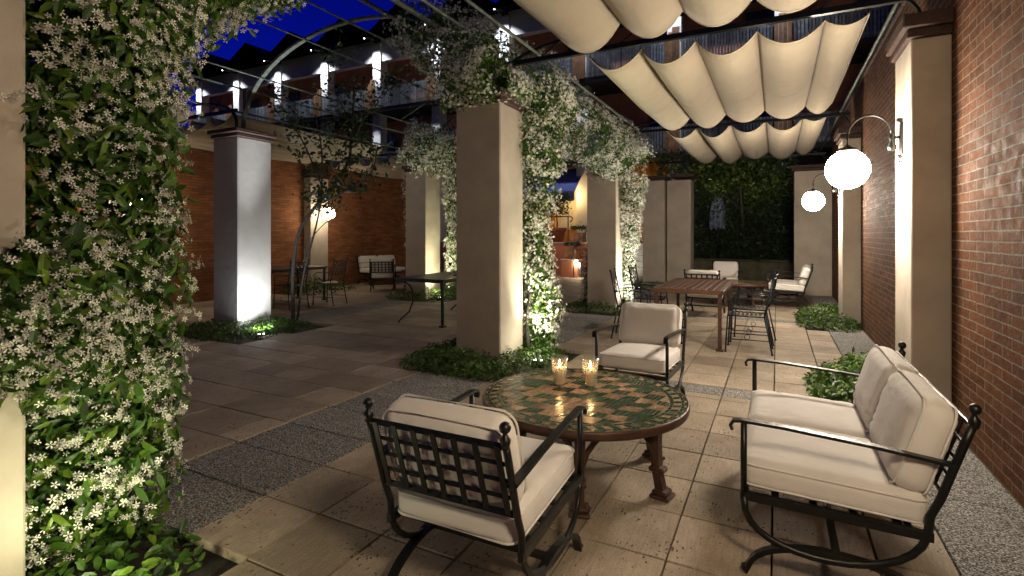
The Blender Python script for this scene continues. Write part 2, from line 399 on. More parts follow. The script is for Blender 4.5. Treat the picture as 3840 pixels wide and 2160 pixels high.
# ------------------------------------------------------------------ walls
def wall(name, label, x0, x1, y0, y1, h, mat, face, capmat=m_cap):
    t = thing(name, label, 'wall')
    MB().box(x0, x1, y0, y1, -.05, h).build('brickwork', mat, t)
    c = MB(); y = y0
    while y < y1 - .01:
        c.box(x0 - .03, x1 + .03, y + .003, min(y + .3, y1) - .003, h + .002, h + .05, bev=.008); y += .3
    c.build('coping', capmat, t); return t
wr = wall('brick_wall', 'red brick garden wall at the right edge behind the white cushioned loveseat', XW, XW + .3, -1.5, 14.5, 3.8, m_brick, -1)
wl = wall('brick_wall', 'orange brick wall on the far left behind the outdoor dining set', XWL - .3, XWL, -1.5, 14.6, 3.45, m_brick_l, 1)
def pilaster(x0, x1, yc, par, top=2.95, capz=3.13):
    MB().box(x0, x1, yc - .3, yc + .3, -.05, top, bev=.008).build('pilaster', m_plaster, par)
    c = MB()
    sx = -1 if x0 < XW and x0 > -2 else 1
    a0, a1 = (x0 - .03, x1) if sx < 0 else (x0, x1 + .03)
    c.box(a0, a1, yc - .33, yc + .33, top + .002, top + .07, bev=.008)
    c.box(a0 - .03 if sx < 0 else a0, a1 if sx < 0 else a1 + .03, yc - .365, yc + .365, top + .072, capz, bev=.01)
    c.build('pilaster_cap', m_cap, par)
for y in YR[:3]: pilaster(.92, XW - .003, y - .1 if y > 1 else y, wr)
for y in YR[:3]: pilaster(XWL + .003, -10.85, y, wl)

def cap(mb, x0, x1, y0, y1, z):
    mb.box(x0 - .03, x1 + .03, y0 - .03, y1 + .03, z + .002, z + .06, bev=.01)
    mb.box(x0 - .065, x1 + .065, y0 - .065, y1 + .065, z + .062, z + .13, bev=.012)
def pillar(x, y, label, mat=m_plaster, h=2.92, extra=None):
    t = thing('pillar', label, 'pillar', (x, y, 0), group='plastered pillars of the pergola')
    s = MB().box(-HP, HP, -HP, HP, -.05, h, bev=.012)
    if extra: s.box(*extra, bev=.012)
    s.build('shaft', mat, t)
    c = MB(); cap(c, -HP, HP, -HP, HP, h)
    if extra: c.box(extra[0] + .11, extra[1] + .1, extra[2] - .1, extra[3] + .1, h + .075, h + .155, bev=.01)
    c.build('cap', m_cap, t); return t
pillar(-3.02, YR[0], 'tan plastered pillar cut off by the left edge of the photo, jasmine on it')
pillar(XC, YR[1], 'tall bare tan pillar in the middle of the terrace rising from leafy ground cover')
pillar(XC, YR[2], 'brown plastered pillar directly behind the nearest wooden dining table and its left chairs')
pillar(XC + .02, YR[3], 'broad stepped double pillar left of the dark ivy hedge', extra=(HP + .04, HP + .66, -.16, .44, -.05, 2.92))
pillar(XL, YR[1], 'rough grey white pillar lit from below by a ground spotlight', m_plaster_rough)
pillar(XL, YR[2], 'slim greenish pillar under a jasmine clump beside the candelabra table', m_plaster)
# return wall
t = thing('garden_wall', 'plain tan end wall behind the far loveseat, hanging globe lamp in front', 'wall')
MB().box(.38, XW - .004, 14.3, 14.6, -.05, 2.98, bev=.01).build('wall_panel', m_plaster, t)
c = MB(); c.box(.32, XW - .004, 14.24, 14.66, 2.982, 3.05, bev=.01); c.box(.28, XW - .004, 14.2, 14.7, 3.052, 3.12, bev=.01)
c.build('coping', m_cap, t)

# ------------------------------------------------------------------ pergola steelwork
def ell(xc, a, z0, bb, y, th0=0, th1=math.pi, n=28):
    return [(xc - a * math.cos(th), y, z0 + bb * math.sin(th)) for th in [th0 + (th1 - th0) * i / n for i in range(n + 1)]]
pm = thing('pergola_arch_frame', 'arched green iron pergola frame spanning the middle walkway overhead', 'pergola')
for y in YR[:3]:
    MB().sweep(ell(-5.235, 2.22, 3.08, 1.3, y), .065, .034, (0, 1, 0), rnd=False).build('arch', m_iron_g, pm)
def on(x): return 3.08 + 1.3 * math.sqrt(max(0, 1 - ((x + 5.235) / 2.22) ** 2))
for x in (-7.0, -6.05, -5.2, -4.42, -3.5):
    MB().tube([(x, -.2, on(x) - .03), (x, 10.2, on(x) - .03)], .055 if x in (-4.42, -3.5) else .026).build('purlin', m_iron_g, pm)
for y in (2.2, 3.8, 6.6, 7.2, 7.8, 8.6):
    for x0, x1 in ((-7.0, -6.05), (-4.42, -3.5)):
        MB().tube([(x0, y, on(x0) - .03), (x1, y, on(x1) - .03)], .012, 6).build('cross_rod', m_iron_g, pm)
for x in (-3.05, -7.42):
    b = MB()
    for y in YR[:3]: b.tube([(x, y, 3.05), (x, y, 3.72)], .045)
    b.tube([(x, -.2, 3.72), (x, 10.4, 3.72)], .035)
    b.build('side_rail', m_iron_g, pm)
def bay(name, label, xa, xb, xp0, xp1):
    t = thing(name, label, 'pergola')
    lo, hi = min(xa, xb), max(xa, xb); mid = (lo + hi) / 2
    for y in YR:
        if y > 11 and xa < -5: continue
        MB().sweep([(lo, y, 3.42), (hi, y, 3.42)], .05, .05, (0, 1, 0), rnd=False).build('cross_beam', m_iron, t)
        arch = MB(); a = (hi - lo) / 2
        pts = [(mid - a * math.copysign(abs(math.cos(th)) ** .7, math.cos(th)), y, 3.08 + .55 * math.sin(th) ** .55) for th in [math.pi * i / 30 for i in range(31)]]
        arch.sweep(pts, .045, .022, (0, 1, 0), rnd=False); arch.build('arch', m_iron, t)
        for k in range(4):
            x = lo + (hi - lo) * (k + .7) / 4.4
            MB().tube([(x - .16, y, 3.42), (x + .16, y, 3.62)], .018, 6).build('brace', m_iron, t)
    for x in (lo + .45, hi - .12) if xa > -5 else (lo + .2, hi - .4):
        MB().tube([(x, -.3, 3.5), (x, 14.7, 3.5)], .035).build('purlin', m_iron_g, t)
    return t
bay('pergola_bay_frame', 'dark iron flat pergola frame above the seating along the right wall', XC + .15, XW - .1, 0, 0)
bay('pergola_bay_frame', 'dark iron flat pergola frame over the left bay by the orange brick wall', XWL + .1, XL - .15, 0, 0)

# ------------------------------------------------------------------ shade canopies
def canopy(xs, y0, y1, z, sag, label, mat=m_canvas):
    t = thing('shade_canopy', label, 'canopy', (0, 0, 0), group='scalloped canvas canopies of the pergola')
    V = []; F = []; nx, ny = 14, 16
    for k in range(len(xs) - 1):
        xa, xb = xs[k], xs[k + 1]; b0 = len(V); w = xb - xa
        sg = sag * random.uniform(.82, 1.15) * min(1.2, w / .56)
        for j in range(ny + 1):
            v = j / ny; y = y0 + (y1 - y0) * v
            for i in range(nx + 1):
                u = i / nx
                s = 4 * u * (1 - u)
                edge = .012 * math.sin(v * 9 + k * 2) * s
                V.append((xa + w * u, y + .05 * s * (1 if v > .5 else -1) * (abs(v - .5) * 2) ** 6, z - sg * s * (1 + .08 * math.sin(3.1 * v + k)) + edge - .02 * math.sin(math.pi * v)))
        for j in range(ny):
            for i in range(nx):
                a = b0 + j * (nx + 1) + i; F.append((a, a + 1, a + nx + 2, a + nx + 1))
    o = fast('canvas', V, F, [.5] * len(F), mat, t, True)
    md = o.modifiers.new('thickness', 'SOLIDIFY'); md.thickness = .003
    rods = MB()
    for x in xs:
        rods.tube([(x, y0 - .02, z + .012), (x, y1 + .02, z + .012)], .014, 6)
        for y in (y0 + .01, y1 - .01): rods.tube([(x, y, z + .012), (x, y, z + .06)], .008, 6)
    rods.build('hanging_rod', m_iron, t)
    for v in (.0, .58, 1.0):
        path = []
        for k in range(len(xs) - 1):
            j = min(ny, int(v * ny)); o0 = k * (nx + 1) * (ny + 1) + j * (nx + 1)
            path += [(p[0], p[1], p[2] - .003) for p in V[o0 + (1 if k else 0): o0 + nx + 1]]
        MB().sweep(path, .028 if v in (0, 1) else .008, .005, (0, 1, 0), rnd=False).build('hem', mat, t)
    sm = MB()
    for x in xs: sm.sweep([(x, y0, z + .001), (x, (y0 + y1) / 2, z - .018), (x, y1, z + .001)], .02, .012, (1, 0, 0), rnd=False)
    sm.build('seam', mat, t)
    return t
XS = [-1.87, -1.30, -.74, -.17, .40, .74]
canopy([-1.95] + XS[1:], 1.15, 4.78, 3.44, .195, 'cream scalloped canopy cropped by the top edge of the photo')
canopy(XS, 5.62, 9.2, 3.44, .195, 'large cream scalloped canopy above the brown dining table, middle of three')
canopy(XS, 10.1, 13.9, 3.44, .19, 'smallest farthest scalloped canopy in front of the ivy at the right')
XSL = [-8.1, -8.65, -9.2, -9.75, -10.3, -10.85][::-1]
canopy(XSL, 1.2, 4.9, 3.44, .195, 'canopy of the left bay showing behind the flowering jasmine')
canopy(XSL, 5.6, 9.3, 3.44, .195, 'long canopy side running behind the grey lit pillar in the left bay')
canopy(XSL, 10.3, 14.0, 3.44, .19, 'canopy with blue topped scallops left of the far jasmine pillar')

# ------------------------------------------------------------------ wall lamps
def lamp(loc, sx, label, gm=None):
    t = thing('wall_lamp', label, 'wall lamp', loc, group='globe wall lamps')
    # origin at the bracket on the pilaster face, arm reaching in sx along x
    b = MB()
    b.box(-.004, .018, -.035, .035, -.14, .12, bev=.006, mat=Matrix.Scale(sx, 4, (1, 0, 0)) if False else None) if sx > 0 else b.box(-.018, .004, -.035, .035, -.14, .12, bev=.006)
    b.ball((sx * .02, 0, .14), .022, 10); b.ball((sx * .02, 0, -.16), .02, 10); b.ball((sx * .02, 0, -.2), .011, 8)
    b.build('back_plate', m_iron, t)
    a = MB()
    pts = [(sx * .01, 0, .0), (sx * .07, 0, .0)]
    r = .155
    arc = [(sx * (.07 + r - r * math.cos(th)), 0, .03 + r * 1.1 * math.sin(th)) for th in [math.pi * i / 14 for i in range(15)]]
    a.tube(pts, .026); a.tube([(sx * .07, 0, -.03), (sx * .07, 0, .03)] + arc + [(sx * (.07 + 2 * r), 0, -.045)], .02)
    a.lathe([(.012, -.11), (.03, -.1), (.036, -.075), (.024, -.05), (.02, -.02), (.028, 0), (.02, .02), (.012, .03)], (sx * .07, 0, 0), 12)
    a.ball((sx * .20, 0, .2), .018, 8, .7)
    a.build('arm', m_iron, t)
    MB().lathe([(.02, 0), (.028, -.012), (.07, -.03), (.085, -.045), (.08, -.055)], (sx * (.07 + 2 * r), 0, -.04), 18).build('collar', m_iron, t)
    MB().ball((sx * (.07 + 2 * r), 0, -.245), .165, 32).build('globe', gm or m_globe, t)
    return t
lamp((.918, YR[1] - .1, 2.25), -1, 'large bright globe lamp on the nearest right pilaster')
lamp((.918, YR[2] - .1, 2.25), -1, 'smaller looking globe lamp farther back in front of the plain end wall')
lamp((-10.846, YR[1], 2.25), 1, 'globe lamp of the left wall hidden behind the flowering jasmine', m_globe_l)
lamp((.918, YR[0] - .05, 2.25), -1, 'globe lamp on the pilaster beside the camera, outside the right edge', m_globe_r)
lamp((-10.846, YR[2] - .05, 2.25), 1, 'small glowing globe lamp on the left brick wall behind thin branches', m_globe_l)

# ------------------------------------------------------------------ lights
def spot(loc, target, energy, colr, size=80, blend=.7, rad=.05):
    l = bpy.data.lights.new('spot', 'SPOT'); l.energy = energy; l.color = colr; l.spot_size = R(size); l.spot_blend = blend; l.shadow_soft_size = rad
    o = bpy.data.objects.new('spot_light', l); col.objects.link(o); o.location = loc
    o.rotation_euler = (Vector(target) - Vector(loc)).to_track_quat('-Z', 'Y').to_euler(); return o
def point(loc, energy, colr, rad=.03):
    l = bpy.data.lights.new('point', 'POINT'); l.energy = energy; l.color = colr; l.shadow_soft_size = rad
    o = bpy.data.objects.new('point_light', l); col.objects.link(o); o.location = loc; return o
def uplight(x, y, aim, energy, colr, label, lens=m_lens_w, size=95, spill=0, beam=None):
    t = thing('ground_spotlight', label, 'spotlight', (x, y, 0), group='recessed ground spotlights')
    MB().lathe([(.085, -.03), (.085, .018), (.075, .026), (.066, .026), (.064, .012)], (0, 0, 0), 24).build('housing', m_iron, t)
    MB().lathe([(.0001, .016), (.064, .015)], (0, 0, 0), 24, smooth=False).build('lens', lens, t)
    s = spot((x, y, .05), aim, energy, colr, size, 1.0, .05); s.name = 'lamp_beam'; s.location = (0, 0, .05); s.parent = t
    if spill: p = point((0, 0, .2), spill, colr, .04); p.parent = t
    if beam:
        q = spot((x, y, .06), beam[0], beam[1], colr, beam[2], 1.0, .05); q.location = (0, 0, .06); q.parent = t
    return t

# ------------------------------------------------------------------ foliage generators
def frames(nrm, spread=.7):
    """random leaf axes: direction d, normal n"""
    n = len(nrm)
    nn = nrm + rng.normal(0, spread, (n, 3)); nn /= np.linalg.norm(nn, axis=1)[:, None]
    d = rng.normal(0, 1, (n, 3)); d -= nn * (d * nn).sum(1)[:, None]; d /= np.linalg.norm(d, axis=1)[:, None]
    return d, nn, np.cross(nn, d)
def leaves(name, pos, nrm, size, mat, parent, spread=.7, aspect=.42, droop=.35, tone=None, svar=.35, down=0.0):
    n = len(pos); d, nn, s = frames(nrm, spread)
    if down:
        d = d + np.array([0, 0, -down]); d /= np.linalg.norm(d, axis=1)[:, None]
        nn -= d * (nn * d).sum(1)[:, None]; nn /= np.linalg.norm(nn, axis=1)[:, None]; s = np.cross(nn, d)
    L = size * (1 + rng.uniform(-svar, svar, n)); W = L * aspect * rng.uniform(.8, 1.2, n)
    prof = [(0, 0, 0), (.3, .42, .02), (.3, 0, -.05), (.3, -.42, .02), (.68, .36, -.05), (.68, 0, -.12), (.68, -.36, -.05), (1, 0, -.05 - droop)]
    V = np.empty((n, 8, 3))
    for k, (a, w, h) in enumerate(prof):
        V[:, k] = pos + d * (a * L)[:, None] + s * (w * W)[:, None] + nn * (h * L * .6)[:, None]
    base = [(0, 2, 1), (0, 3, 2), (1, 2, 5, 4), (2, 3, 6, 5), (4, 5, 7), (5, 6, 7)]
    F = [tuple(8 * i + q for q in f) for i in range(n) for f in base]
    if tone is None: tone = rng.beta(2, 2.2, n)
    return fast(name, V.reshape(-1, 3), F, np.repeat(tone, 6).tolist(), mat, parent)
def flowers(name, pos, nrm, size, mat, parent, per=8, rad=.045, spread=.5):
    n0 = len(pos)
    pp = np.repeat(pos, per, 0); nr = np.repeat(nrm, per, 0)
    off = rng.normal(0, rad, pp.shape); off[:, 2] *= .55
    off -= nr * ((off * nr).sum(1)[:, None]) * .6
    pp = pp + off + nr * .01
    keep = rng.random(len(pp)) < np.repeat(rng.uniform(.3, 1.0, n0), per); pp = pp[keep]; nr = nr[keep]
    n = len(pp); d, nn, s = frames(nr, spread); S = size * rng.uniform(.75, 1.15, n)
    V = np.empty((n, 20, 3)); F = []
    for k in range(5):
        a = 2 * math.pi * k / 5
        for q, (r, da, h) in enumerate(((.12, -.5, 0), (1.0, -.26, .10), (1.06, .2, -.03), (.35, .5, .0))):
            V[:, 4 * k + q] = pp + (d * math.cos(a + da) + s * math.sin(a + da)) * (r * S)[:, None] + nn * (h * S)[:, None]
    F = [tuple(20 * i + 4 * k + q for q in range(4)) for i in range(n) for k in range(5)]
    return fast(name, V.reshape(-1, 3), F, np.repeat(rng.random(n), 5).tolist(), mat, parent)
def sample_caps(caps, n, lo=.75, hi=1.05, up=.0, avoid=()):
    """points near the surface of tapered capsules (p0,p1,r0,r1,weight)"""
    w = np.array([c[4] for c in caps], float); w /= w.sum()
    P_, N_ = [], []
    while sum(len(p) for p in P_) < n:
        k = rng.choice(len(caps), n, p=w); t = rng.random(n)
        p0 = np.array([caps[i][0] for i in k]); p1 = np.array([caps[i][1] for i in k])
        r = np.array([caps[i][2] for i in k]) * (1 - t) + np.array([caps[i][3] for i in k]) * t
        ax = p1 - p0; ax /= np.linalg.norm(ax, axis=1)[:, None]
        q = rng.normal(0, 1, (n, 3)); q -= ax * ((q * ax).sum(1) * .9)[:, None]; q /= np.linalg.norm(q, axis=1)[:, None]
        lump = 1 + .22 * np.sin(t * 17 + k * 2.1 + np.arctan2(q[:, 1], q[:, 0]) * 2) * np.cos(t * 9 + 1.3 * k)
        pos = p0 + (p1 - p0) * t[:, None] + q * (r * rng.uniform(lo, hi, n) * lump)[:, None]
        q = q + np.array([0, 0, up]); q /= np.linalg.norm(q, axis=1)[:, None]
        ok = np.ones(n, bool)
        for (x0, x1, y0, y1, z0, z1) in avoid:
            ok &= ~((pos[:, 0] > x0) & (pos[:, 0] < x1) & (pos[:, 1] > y0) & (pos[:, 1] < y1) & (pos[:, 2] > z0) & (pos[:, 2] < z1))
        ok &= pos[:, 2] > .02
        P_.append(pos[ok]); N_.append(q[ok])
    return np.concatenate(P_)[:n], np.concatenate(N_)[:n]
def jasmine(label, caps, nl, nc, avoid, leaf=.058, fl=.0125, per=9, crad=.045, stems=(), innerleaf=.35):
    t = thing('jasmine_vine', label, 'climbing plant', (0, 0, 0), group='flowering jasmine climbers on the pillars')
    p1, n1 = sample_caps(caps, nl, .72, 1.06, .15, avoid)
    leaves('leaves', p1, n1, leaf, m_leaf, t, .6, .42, .3, down=.5)
    p2, n2 = sample_caps(caps, int(nl * innerleaf), .25, .8, 0, avoid)
    leaves('inner_leaves', p2, n2, leaf * 1.1, m_leaf, t, .9, tone=rng.uniform(0, .4, len(p2)))  # darker leaf tones paint the shade deep inside the vine
    pf, nf = sample_caps(caps, nc, .92, 1.1, .1, avoid)
    flowers('flowers', pf, nf, fl, m_petal, t, per, crad)
    st = MB()
    for pts, d in stems:
        q = [Vector(p) for p in pts]; out = []
        for i in range(len(q) - 1):
            for k in range(6): out.append(q[i].lerp(q[i + 1], k / 6) + Vector((random.gauss(0, .02), random.gauss(0, .02), 0)))
        out.append(q[-1]); st.tube(out, d, 6, tap=[1 - .5 * i / len(out) for i in range(len(out))])
    if stems: st.build('stem', m_bark, t)
    return t
def pb(x, y, g=.0): return (x - HP - g, x + HP + g, y - HP - g, y + HP + g, -1, 3.0)

# near jasmine on the first pillar of the centre row
caps = [((-2.98, 1.25, .0), (-2.98, 1.28, .8), .24, .34, 1.1),
        ((-2.98, 1.28, .8), (-2.98, 1.25, 2.0), .34, .32, 1.7),
        ((-2.70, 1.10, .8), (-2.70, 1.04, 1.42), .20, .20, .7), ((-2.68, .95, .95), (-2.68, .92, 1.35), .15, .13, .35),
        ((-2.8, 1.45, .1), (-2.85, 1.5, 2.6), .16, .2, 1.0),
        ((-2.98, 1.25, 2.0), (-3.0, 1.35, 2.9), .32, .42, 1.7),
        ((-2.86, 1.3, 2.35), (-2.95, 1.6, 2.95), .28, .40, 1.2),
        ((-3.0, 1.2, 2.95), (-3.05, 2.1, 3.08), .44, .30, 1.6),
        ((-3.05, 2.0, 3.12), (-3.1, 2.6, 3.22), .28, .12, .6),
        ((-3.1, 1.1, 3.1), (-4.3, 1.0, 3.9), .42, .25, .9)]
jasmine('tall flowering white jasmine filling the left foreground over its pillar', caps, 13000, 1750, [pb(-3.02, .70, .015)], .076, .0158, 12, .042,
        [([(-3.0, 1.15, 0), (-2.95, 1.2, 1.2), (-3.0, 1.2, 3.0)], .05), ([(-3.1, 1.1, 0), (-3.1, 1.25, 1.5), (-3.1, 1.3, 3.1)], .03)])
# centre jasmine
caps = [((-2.62, 5.9, .0), (-2.58, 5.9, .6), .2, .21, .55), ((-2.58, 5.9, .6), (-2.66, 5.85, 1.35), .2, .15, .6),
        ((-2.66, 5.85, 1.35), (-2.66, 5.9, 2.2), .15, .24, .6),
        ((-2.66, 5.9, 2.2), (-2.75, 5.9, 3.3), .30, .50, 1.4),
        ((-2.85, 5.25, 3.28), (-4.1, 5.3, 4.1), .46, .36, 1.7), ((-3.38, 4.98, 3.16), (-2.72, 4.98, 3.2), .24, .26, 1.0), ((-2.68, 5.05, 3.16), (-2.66, 5.6, 3.13), .11, .14, .5),
        ((-2.85, 5.6, 3.3), (-2.85, 7.4, 3.15), .48, .42, 1.3),
        ((-2.85, 7.4, 3.15), (-2.85, 9.8, 3.1), .42, .5, 1.4)]
jasmine('dense jasmine hanging down the right side of the middle tan pillar and over the beam', caps, 13500, 2700, [pb(XC, YR[1], .02)], .055, .016, 12, .05,
        [([(-2.68, 5.7, 0), (-2.68, 5.75, 1.5), (-2.8, 5.7, 3.2)], .05)])
caps = [((-2.67, 10.25, .0), (-2.64, 10.25, 1.2), .07, .11, .4), ((-2.62, 10.2, 1.2), (-2.56, 10.1, 2.6), .15, .27, 1.2),
        ((-2.6, 10.0, 2.7), (-2.95, 9.9, 3.2), .5, .5, 1.0), ((-3.45, 10.2, .0), (-3.4, 10.2, 1.2), .10, .08, .25)]
jasmine('jasmine trailing down behind the brown pillar by the wooden table', caps, 5600, 1500, [pb(XC, YR[2], .02)], .06, .018, 11, .06,
        [([(-2.68, 10.3, 0), (-2.65, 10.3, 1.5), (-2.7, 10.2, 3.0)], .05)])
caps = [((-7.35, 9.9, 3.0), (-7.0, 9.9, 3.9), .62, .5, 1.6), ((-6.7, 10.0, 3.1), (-6.55, 10.2, 3.7), .5, .45, 1.0), ((-6.55, 10.3, 3.2), (-6.6, 10.3, 1.8), .40, .3, 1.2), ((-6.6, 10.3, 1.8), (-6.65, 10.3, .3), .30, .22, .9),
        ((-7.85, 10.0, 3.0), (-7.85, 10.1, 1.0), .14, .1, .4)]
jasmine('rounded jasmine clump topping the far greenish pillar by the left wall', caps, 7500, 2100, [pb(XL, YR[2], .02)], .065, .02, 11, .065,
        [([(-7.1, 10.3, 0), (-6.9, 10.3, 1.5), (-7.0, 10.2, 3.2)], .05)])

# ground cover beds
UP = [(-6.62, 5.02), (-2.42, 5.42), (-2.22, 1.0), (-6.85, 9.8), (-2.35, 9.95)]
def bed(x0, x1, y0, y1, h, n, label, size=.04, avoid=(), bias=None):
    cx, cy = (x0 + x1) / 2, (y0 + y1) / 2; hx, hy = (x1 - x0) / 2, (y1 - y0) / 2
    P_ = []
    while len(P_) < n:
        u, v = random.uniform(-1.08, 1.08), random.uniform(-1.08, 1.08)
        e = (abs(u) ** 4 + abs(v) ** 4)
        if e > 1.15: continue
        x, y = cx + u * hx, cy + v * hy
        if any(a < x < b_ and c_ < y < d_ for a, b_, c_, d_ in avoid): continue
        if any(math.hypot(x - a, y - b_) < .11 for a, b_ in UP): continue
        H = h * (1 - e * .72) * (.75 + .35 * math.sin(x * 7 + y * 3) * math.cos(y * 6 - x * 2)) + .015
        P_.append((x, y, max(.01, H * random.uniform(.35, 1.08)), u, v))
    A = np.array(P_); pos = A[:, :3]; nr = np.stack([A[:, 3] * .6, A[:, 4] * .6, np.ones(n)], 1); nr /= np.linalg.norm(nr, axis=1)[:, None]
    o = leaves('ground_cover', pos, nr, size, m_bedleaf, None, .55, .5, .25)
    tag(o, label, 'ground cover', 'ground cover beds at the pillar feet', 'stuff'); return o
def pav(x, y): return ((x - HP, x + HP, y - HP, y + HP),)
bed(-3.75, -2.22, .95, 1.5, .12, 700, 'leafy ground cover at the foot of the left foreground jasmine', .06, pav(-3.02, .7))
bed(-3.8, -2.2, 4.42, 6.02, .19, 5200, 'low leafy ground cover around the middle tan pillar', .04, pav(XC, YR[1]))
bed(-3.7, -2.4, 9.15, 10.7, .16, 1800, 'ground cover below the jasmine pillar by the wooden table', .045, pav(XC, YR[2]))
bed(-3.7, -1.7, 13.7, 14.9, .2, 1300, 'ground cover in front of the broad double pillar', .05, pav(XC, YR[3]))
bed(-8.1, -6.4, 4.42, 5.95, .16, 3800, 'dark ground cover around the grey lit pillar', .042, pav(XL, YR[1]))
bed(-8.05, -6.35, 9.1, 10.75, .2, 2200, 'ground cover around the far greenish pillar', .05, pav(XL, YR[2]))
bed(.28, 1.14, 4.85, 6.2, .34, 2400, 'bright green bush behind the white loveseat', .06, ((.9, 1.2, 4.92, 5.56),))
bed(.3, 1.14, 9.1, 10.75, .27, 2600, 'green bush at the foot of the second right pilaster', .05, ((.9, 1.2, 9.6, 10.2),))
bed(-11.05, -9.7, 8.75, 10.3, .35, 1400, 'yellow green plants against the left wall behind the dining chairs', .06)

# thin climbing rose by the grey pillar
t = thing('climbing_rose_tree', 'sparse dark climbing tree with bending bare stems right of the grey pillar', 'tree')
stems = [([(-7.25, 6.2, 0), (-7.15, 6.25, .8), (-6.95, 6.3, 1.5), (-6.85, 6.35, 2.1), (-6.9, 6.4, 2.9), (-7.05, 6.4, 3.5)], .035),
         ([(-7.3, 6.15, 0), (-7.35, 6.2, .9), (-7.2, 6.2, 1.5), (-6.9, 6.3, 1.95), (-6.5, 6.4, 2.35), (-6.35, 6.5, 2.8), (-6.3, 6.5, 3.4), (-6.2, 6.45, 3.9)], .06),
         ([(-6.9, 6.3, 1.95), (-6.4, 6.4, 2.15), (-5.9, 6.5, 2.45), (-5.75, 6.5, 2.9)], .03),
         ([(-6.9, 6.4, 2.3), (-7.2, 6.3, 3.0), (-7.5, 6.2, 3.5), (-7.7, 6.1, 3.9)], .025),
         ([(-6.35, 6.5, 2.9), (-6.0, 6.5, 3.4), (-5.6, 6.45, 3.7), (-5.1, 6.4, 3.8)], .022),
         ([(-6.3, 6.5, 3.3), (-6.6, 6.4, 3.9), (-6.4, 6.3, 4.35)], .02), ([(-7.15, 6.25, 1.0), (-6.95, 6.2, 1.35), (-6.6, 6.3, 1.7), (-6.3, 6.4, 1.75)], .018)]
sb = MB(); tips = []
for pts, d in stems:
    q = [Vector(p) for p in pts]; out = []
    for i in range(len(q) - 1):
        p0, p1, p2, p3 = q[max(i - 1, 0)], q[i], q[i + 1], q[min(i + 2, len(q) - 1)]
        for k in range(5):
            u = k / 5; out.append(.5 * ((2 * p1) + (p2 - p0) * u + (2 * p0 - 5 * p1 + 4 * p2 - p3) * u * u + (3 * p1 - p0 - 3 * p2 + p3) * u ** 3))
    out.append(q[-1]); sb.tube(out, d, 7, tap=[1.15 - .6 * i / len(out) for i in range(len(out))])
    tips += [p for p in out if p.z > 1.9]
tw = MB(); lp = []
for i in range(300):
    p = random.choice(tips); dv = Vector((random.gauss(0, 1), random.gauss(0, .6), random.gauss(.35, .6))).normalized() * random.uniform(.15, .5)
    m_ = p + dv * .5 + Vector((0, 0, random.uniform(-.04, .04))); tw.tube([p, m_, p + dv], .007, 4, tap=[1, .8, .4])
    for k in range(7): lp.append(tuple(p + dv * random.uniform(.3, 1.05) + Vector((random.gauss(0, .04), random.gauss(0, .04), random.gauss(0, .04)))))
sb.build('trunk', m_bark, t); tw.build('twig', m_bark, t)
lp = np.array(lp); nr = np.tile(np.array([[0, -.3, .6]]), (len(lp), 1))
leaves('foliage', lp, nr, .072, m_treeleaf, t, .9, .6, .2)

# ------------------------------------------------------------------ cushioned iron seats
def rbox(mb, c, s, r, bulge=(0, 0, 0), n=12, tilt=None, wr=0.0, mi=0, pk=0.0):
    """rounded, softly bulging cushion"""
    hx, hy, hz = s[0] / 2, s[1] / 2, s[2] / 2; V = []; F = []; seed = random.random() * 10
    def put(a, b_, ax, sg):
        p = [0, 0, 0]; p[ax] = sg; p[(ax + 1) % 3] = a; p[(ax + 2) % 3] = b_
        # densify near the edges
        p = [math.copysign(abs(x) ** .75, x) if abs(x) < 1 else x for x in p]
        q = Vector((p[0] * hx, p[1] * hy, p[2] * hz))
        inn = Vector((max(-hx + r, min(hx - r, q.x)), max(-hy + r, min(hy - r, q.y)), max(-hz + min(r, hz * .9), min(hz - min(r, hz * .9), q.z))))
        dlt = q - inn
        if dlt.length > 1e-6: dlt = dlt.normalized() * min(r, dlt.length if False else r)
        q = inn + dlt if dlt.length > 1e-6 else q
        ux, uy, uz = q.x / hx, q.y / hy, q.z / hz
        f = lambda u: max(0, 1 - u * u)
        q.x += math.copysign(bulge[0], q.x) * f(uy) * f(uz) * abs(ux)
        q.y += math.copysign(bulge[1], q.y) * f(ux) * f(uz) * abs(uy)
        q.z += math.copysign(bulge[2], q.z) * f(ux) * f(uy) * abs(uz)
        if wr: q += Vector((math.sin(q.z * 40 + seed) * f(uz), math.sin(q.x * 55 + seed * 2) * .6, math.sin(q.x * 37 + q.y * 43 + seed) * .8)) * wr
        if pk and abs(uz) > .55:
            ex, ey = abs(ux), abs(uy); e = max(ex, ey); al = q.y if ex > ey else q.x
            w_ = math.exp(-((e - .80) / .13) ** 2)
            g = max(0, math.sin(al * 105 + seed * 3 + 2.2 * math.sin(al * 23 + seed))) * (.35 + .65 * max(0, math.sin(al * 17 + seed * 5)))
            lo = math.sin(ux * 3.1 + seed) * math.cos(uy * 2.6 + seed * 1.7)
            q.z -= math.copysign(pk * w_ * g * 1.6 + pk * .9 * lo * f(ux) * f(uy), q.z)
        return q
    for ax in range(3):
        for sg in (-1, 1):
            b0 = len(V)
            for j in range(n + 1):
                for i in range(n + 1): V.append(put(-1 + 2 * i / n, -1 + 2 * j / n, ax, sg))
            for j in range(n):
                for i in range(n):
                    a = b0 + j * (n + 1) + i; f = (a, a + 1, a + n + 2, a + n + 1); F.append(f if sg > 0 else f[::-1])
    mt = Matrix.Translation(Vector(c)) @ (tilt if tilt else Matrix.Identity(4))
    mb.add([mt @ v for v in V], F, True, mi); return mt
